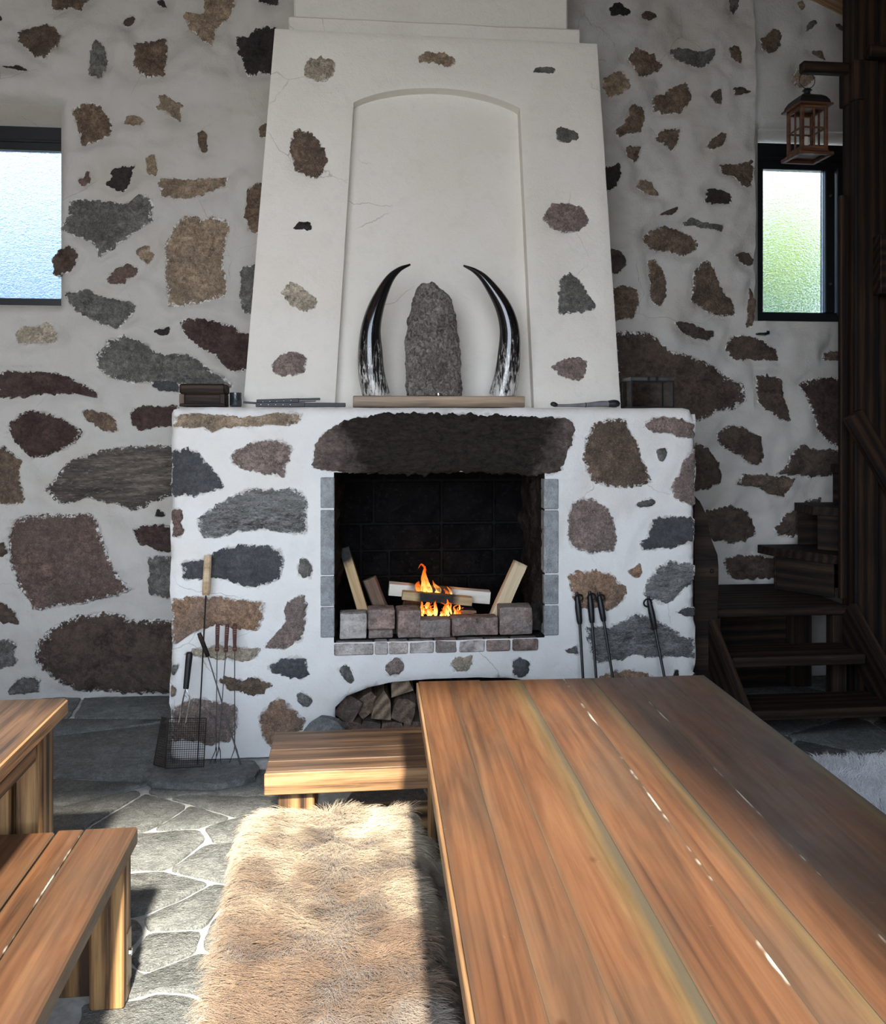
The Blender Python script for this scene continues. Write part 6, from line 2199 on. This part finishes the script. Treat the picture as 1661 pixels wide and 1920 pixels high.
mb.add(*lathe([(0.013, 0.0), (0.0165, 0.012), (0.0165, 0.014), (0.014, 0.013), (0.011, 0.004)], 18, (cp.x, YM + 0.022, ZP + 0.0005)))
tag(mb.build('candle_cup', M_STEEL), 'small silver candle cup in front of the bark slab', 'candle cup')
# riveted black tongs
Yt = YF + 0.11
tg = empty('fire_tongs', onY(550, 757, Yt), 'black riveted fire tongs lying on the mantel beside the horn plank', 'tongs')
def bar(p0, p1, w, t, name='arm', mat=M_IRON):
    a_, b2 = onY(*p0, Yt), onY(*p1, Yt)
    return beam(name, a_, b2, w, t, mat, tg, (0, 0, 1), 0.002)
zsh_ = MZ - onY(600, 761, Yt).z
def tp(px, py):
    p = onY(px, py, Yt)
    p.z += zsh_
    return p
def tbar(p0, p1, w, t, name='arm', dy=0.0):
    a_, b2 = tp(*p0), tp(*p1)
    a_.y += dy; b2.y += dy
    return beam(name, a_, b2, w, t, M_IRON, tg, (0, 0, 1), 0.002)
tbar((456, 752), (485, 754), 0.014, 0.010, 'tip')
h1_ = tbar((480, 750.5), (560, 748), 0.022, 0.021, 'grip', 0.03)
h2_ = tbar((480, 756.5), (572, 756.5), 0.022, 0.023, 'grip', -0.01)
tbar((555, 746.5), (600, 745.5), 0.016, 0.011, 'arm', 0.03)
tbar((556, 750.5), (592, 749.5), 0.016, 0.004, 'arm', 0.03)
tbar((568, 756.8), (648, 757.2), 0.018, 0.021, 'arm', -0.01)
for k in range(5):
    for (pa, pb2, g_) in (((492, 751), (545, 748.6), h1_), ((490, 756.5), (545, 756.5), h2_)):
        q = tp(pa[0] + (pb2[0] - pa[0]) * k / 4, pa[1] + (pb2[1] - pa[1]) * k / 4)
        q.y += (0.03 if g_ is h1_ else -0.01) - 0.011
        mb = MB()
        mb.add(*lathe([(0.0001, 0.0), (0.0032, 0.0), (0.0022, 0.0018), (0.0001, 0.0024)], 8))
        mb.build('rivet', M_STEEL, g_, 35, frame(q, (1, 0, 0), (0, -1, 0)))
# dark wooden box lantern lying at the mantel corner
Yx = YF + 0.10
x0_, x1_ = onY(330, 740, Yx).x + 0.02, onY(420, 740, Yx).x
zb_x = MZ + 0.001
hx = onY(380, 714, Yx).z - onY(380, 757, Yx).z
bxl_ = empty('dark_wooden_box', ((x0_ + x1_) / 2, Yx, zb_x), 'dark stained wooden box with recessed side at the mantel corner', 'box')
box('body', (x0_, Yx + 0.01, zb_x), (x1_, Yx + 0.17, zb_x + hx * 0.55), W_DARK, bxl_, 0.003)
box('lid', (x0_ - 0.004, Yx - 0.004, zb_x + hx * 0.55), (x1_ + 0.004, Yx + 0.175, zb_x + hx), W_POST, bxl_, 0.008)
box('rail', (x0_ - 0.004, Yx - 0.004, zb_x), (x1_ + 0.004, Yx + 0.01, zb_x + hx * 0.12), W_POST, bxl_, 0.002)
box('corner_post', (x0_ - 0.004, Yx - 0.004, zb_x + hx * 0.12), (x0_ + 0.02, Yx + 0.012, zb_x + hx * 0.55), W_LANT, bxl_, 0.002, 'Z')
box('corner_post', (x1_ - 0.02, Yx - 0.004, zb_x + hx * 0.12), (x1_ + 0.004, Yx + 0.012, zb_x + hx * 0.55), W_DARK, bxl_, 0.002, 'Z')
# glass jar beside it
b = NB('smoky_glass')
b.color((0.16, 0.18, 0.20)); b.rough(0.08)
b.p.inputs['Transmission Weight'].default_value = 0.85
M_SMOKE = b.m
jx = onY(442, 740, Yx + 0.08).x
mb = MB()
mb.add(*lathe([(0.026, 0.0), (0.030, 0.006), (0.030, 0.07), (0.027, 0.072), (0.026, 0.01)], 20, (jx, Yx + 0.08, MZ + 0.001)))
tag(mb.build('glass_tumbler', M_SMOKE), 'smoky glass tumbler beside the dark wooden box', 'tumbler')
# folded fan at the other end
Yq = YF + 0.12
fa = empty('folded_fan', onY(1100, 766, Yq), 'slim grey folded fan with black knobbed end on the mantel', 'fan')
zq = MZ - onY(1100, 768.5, Yq).z
def qp(px, py):
    p = onY(px, py, Yq)
    p.z += zq
    return p
M_GREYCLOTH = simple('grey_cloth', (0.17, 0.17, 0.175), 0.8)
def flat_tube(path, name, mat):
    pts = smooth_path([(*qp(px, py), r) for px, py, r in path], 20)
    mb = MB()
    mb.tube([p[:3] for p in pts], [max(0.002, p[3]) for p in pts], 12)
    zmin = MZ + 0.001
    for v_ in mb.v:
        v_.z = max(v_.z, zmin)
    mb.build(name, mat, fa, 50)
flat_tube([(1040, 764.5, 0.008), (1060, 764.5, 0.007), (1098, 763.5, 0.011), (1125, 761.5, 0.015), (1145, 761.5, 0.016)], 'cloth', M_GREYCLOTH)
flat_tube([(1140, 761.5, 0.0165), (1150, 761, 0.020), (1157, 761.5, 0.018), (1161, 763, 0.010)], 'knob', M_BLACK)
flat_tube([(1033, 764, 0.006), (1036, 762, 0.012), (1041, 763, 0.012), (1046, 765, 0.006)], 'tip', M_BLACK)
MB().tube([qp(1097, 763.5), qp(1098.5, 763.5)], 0.0125, 12).build('band', M_IRON, fa)
# glazed box frame
Yg = YF + 0.16
gx0, gx1 = onY(1184, 740, Yg).x, onY(1262, 740, Yg).x
gh = onY(1200, 711, Yg).z - onY(1200, 769, Yg).z
gd = 0.16
gl_e = empty('glass_lantern_box', ((gx0 + gx1) / 2, Yg, MZ), 'dark metal box lantern with clear glass sides at the mantel end', 'lantern')
r = 0.0045
z0_, z1_ = MZ + 0.002, MZ + gh
for xx in (gx0, gx1):
    for yy in (Yg, Yg + gd):
        box('upright', (xx - r, yy - r, z0_), (xx + r, yy + r, z1_), M_IRON, gl_e, 0.001, 'Z')
for yy in (Yg, Yg + gd):
    box('bottom_rail', (gx0 + r, yy - r, z0_), (gx1 - r, yy + r, z0_ + 0.006), M_IRON, gl_e, 0.001)
    box('pane', (gx0 + r, yy - 0.001, z0_ + 0.006), (gx1 - r, yy + 0.001, z1_ - 0.02), M_CLEAR, gl_e, 0)
for xx in (gx0, gx1):
    box('bottom_rail', (xx - r, Yg + r, z0_), (xx + r, Yg + gd - r, z0_ + 0.006), M_IRON, gl_e, 0.001, 'Y')
    box('pane', (xx - 0.001, Yg + r, z0_ + 0.006), (xx + 0.001, Yg + gd - r, z1_ - 0.02), M_CLEAR, gl_e, 0)
M_TOPM = simple('dull_pewter', (0.10, 0.105, 0.11), 0.4, 0.7)
box('top_plate', (gx0 - 0.006, Yg - 0.006, z1_ - 0.02), (gx1 + 0.006, Yg + gd + 0.006, z1_), M_TOPM, gl_e, 0.003)
for t in (0.4, 0.6):
    xx = gx0 + (gx1 - gx0) * t
    box('clip', (xx - 0.007, Yg - 0.010, z1_ - 0.022), (xx + 0.007, Yg - 0.005, z1_ + 0.002), M_IRON, gl_e, 0.001)

bpy.context.view_layer.update()
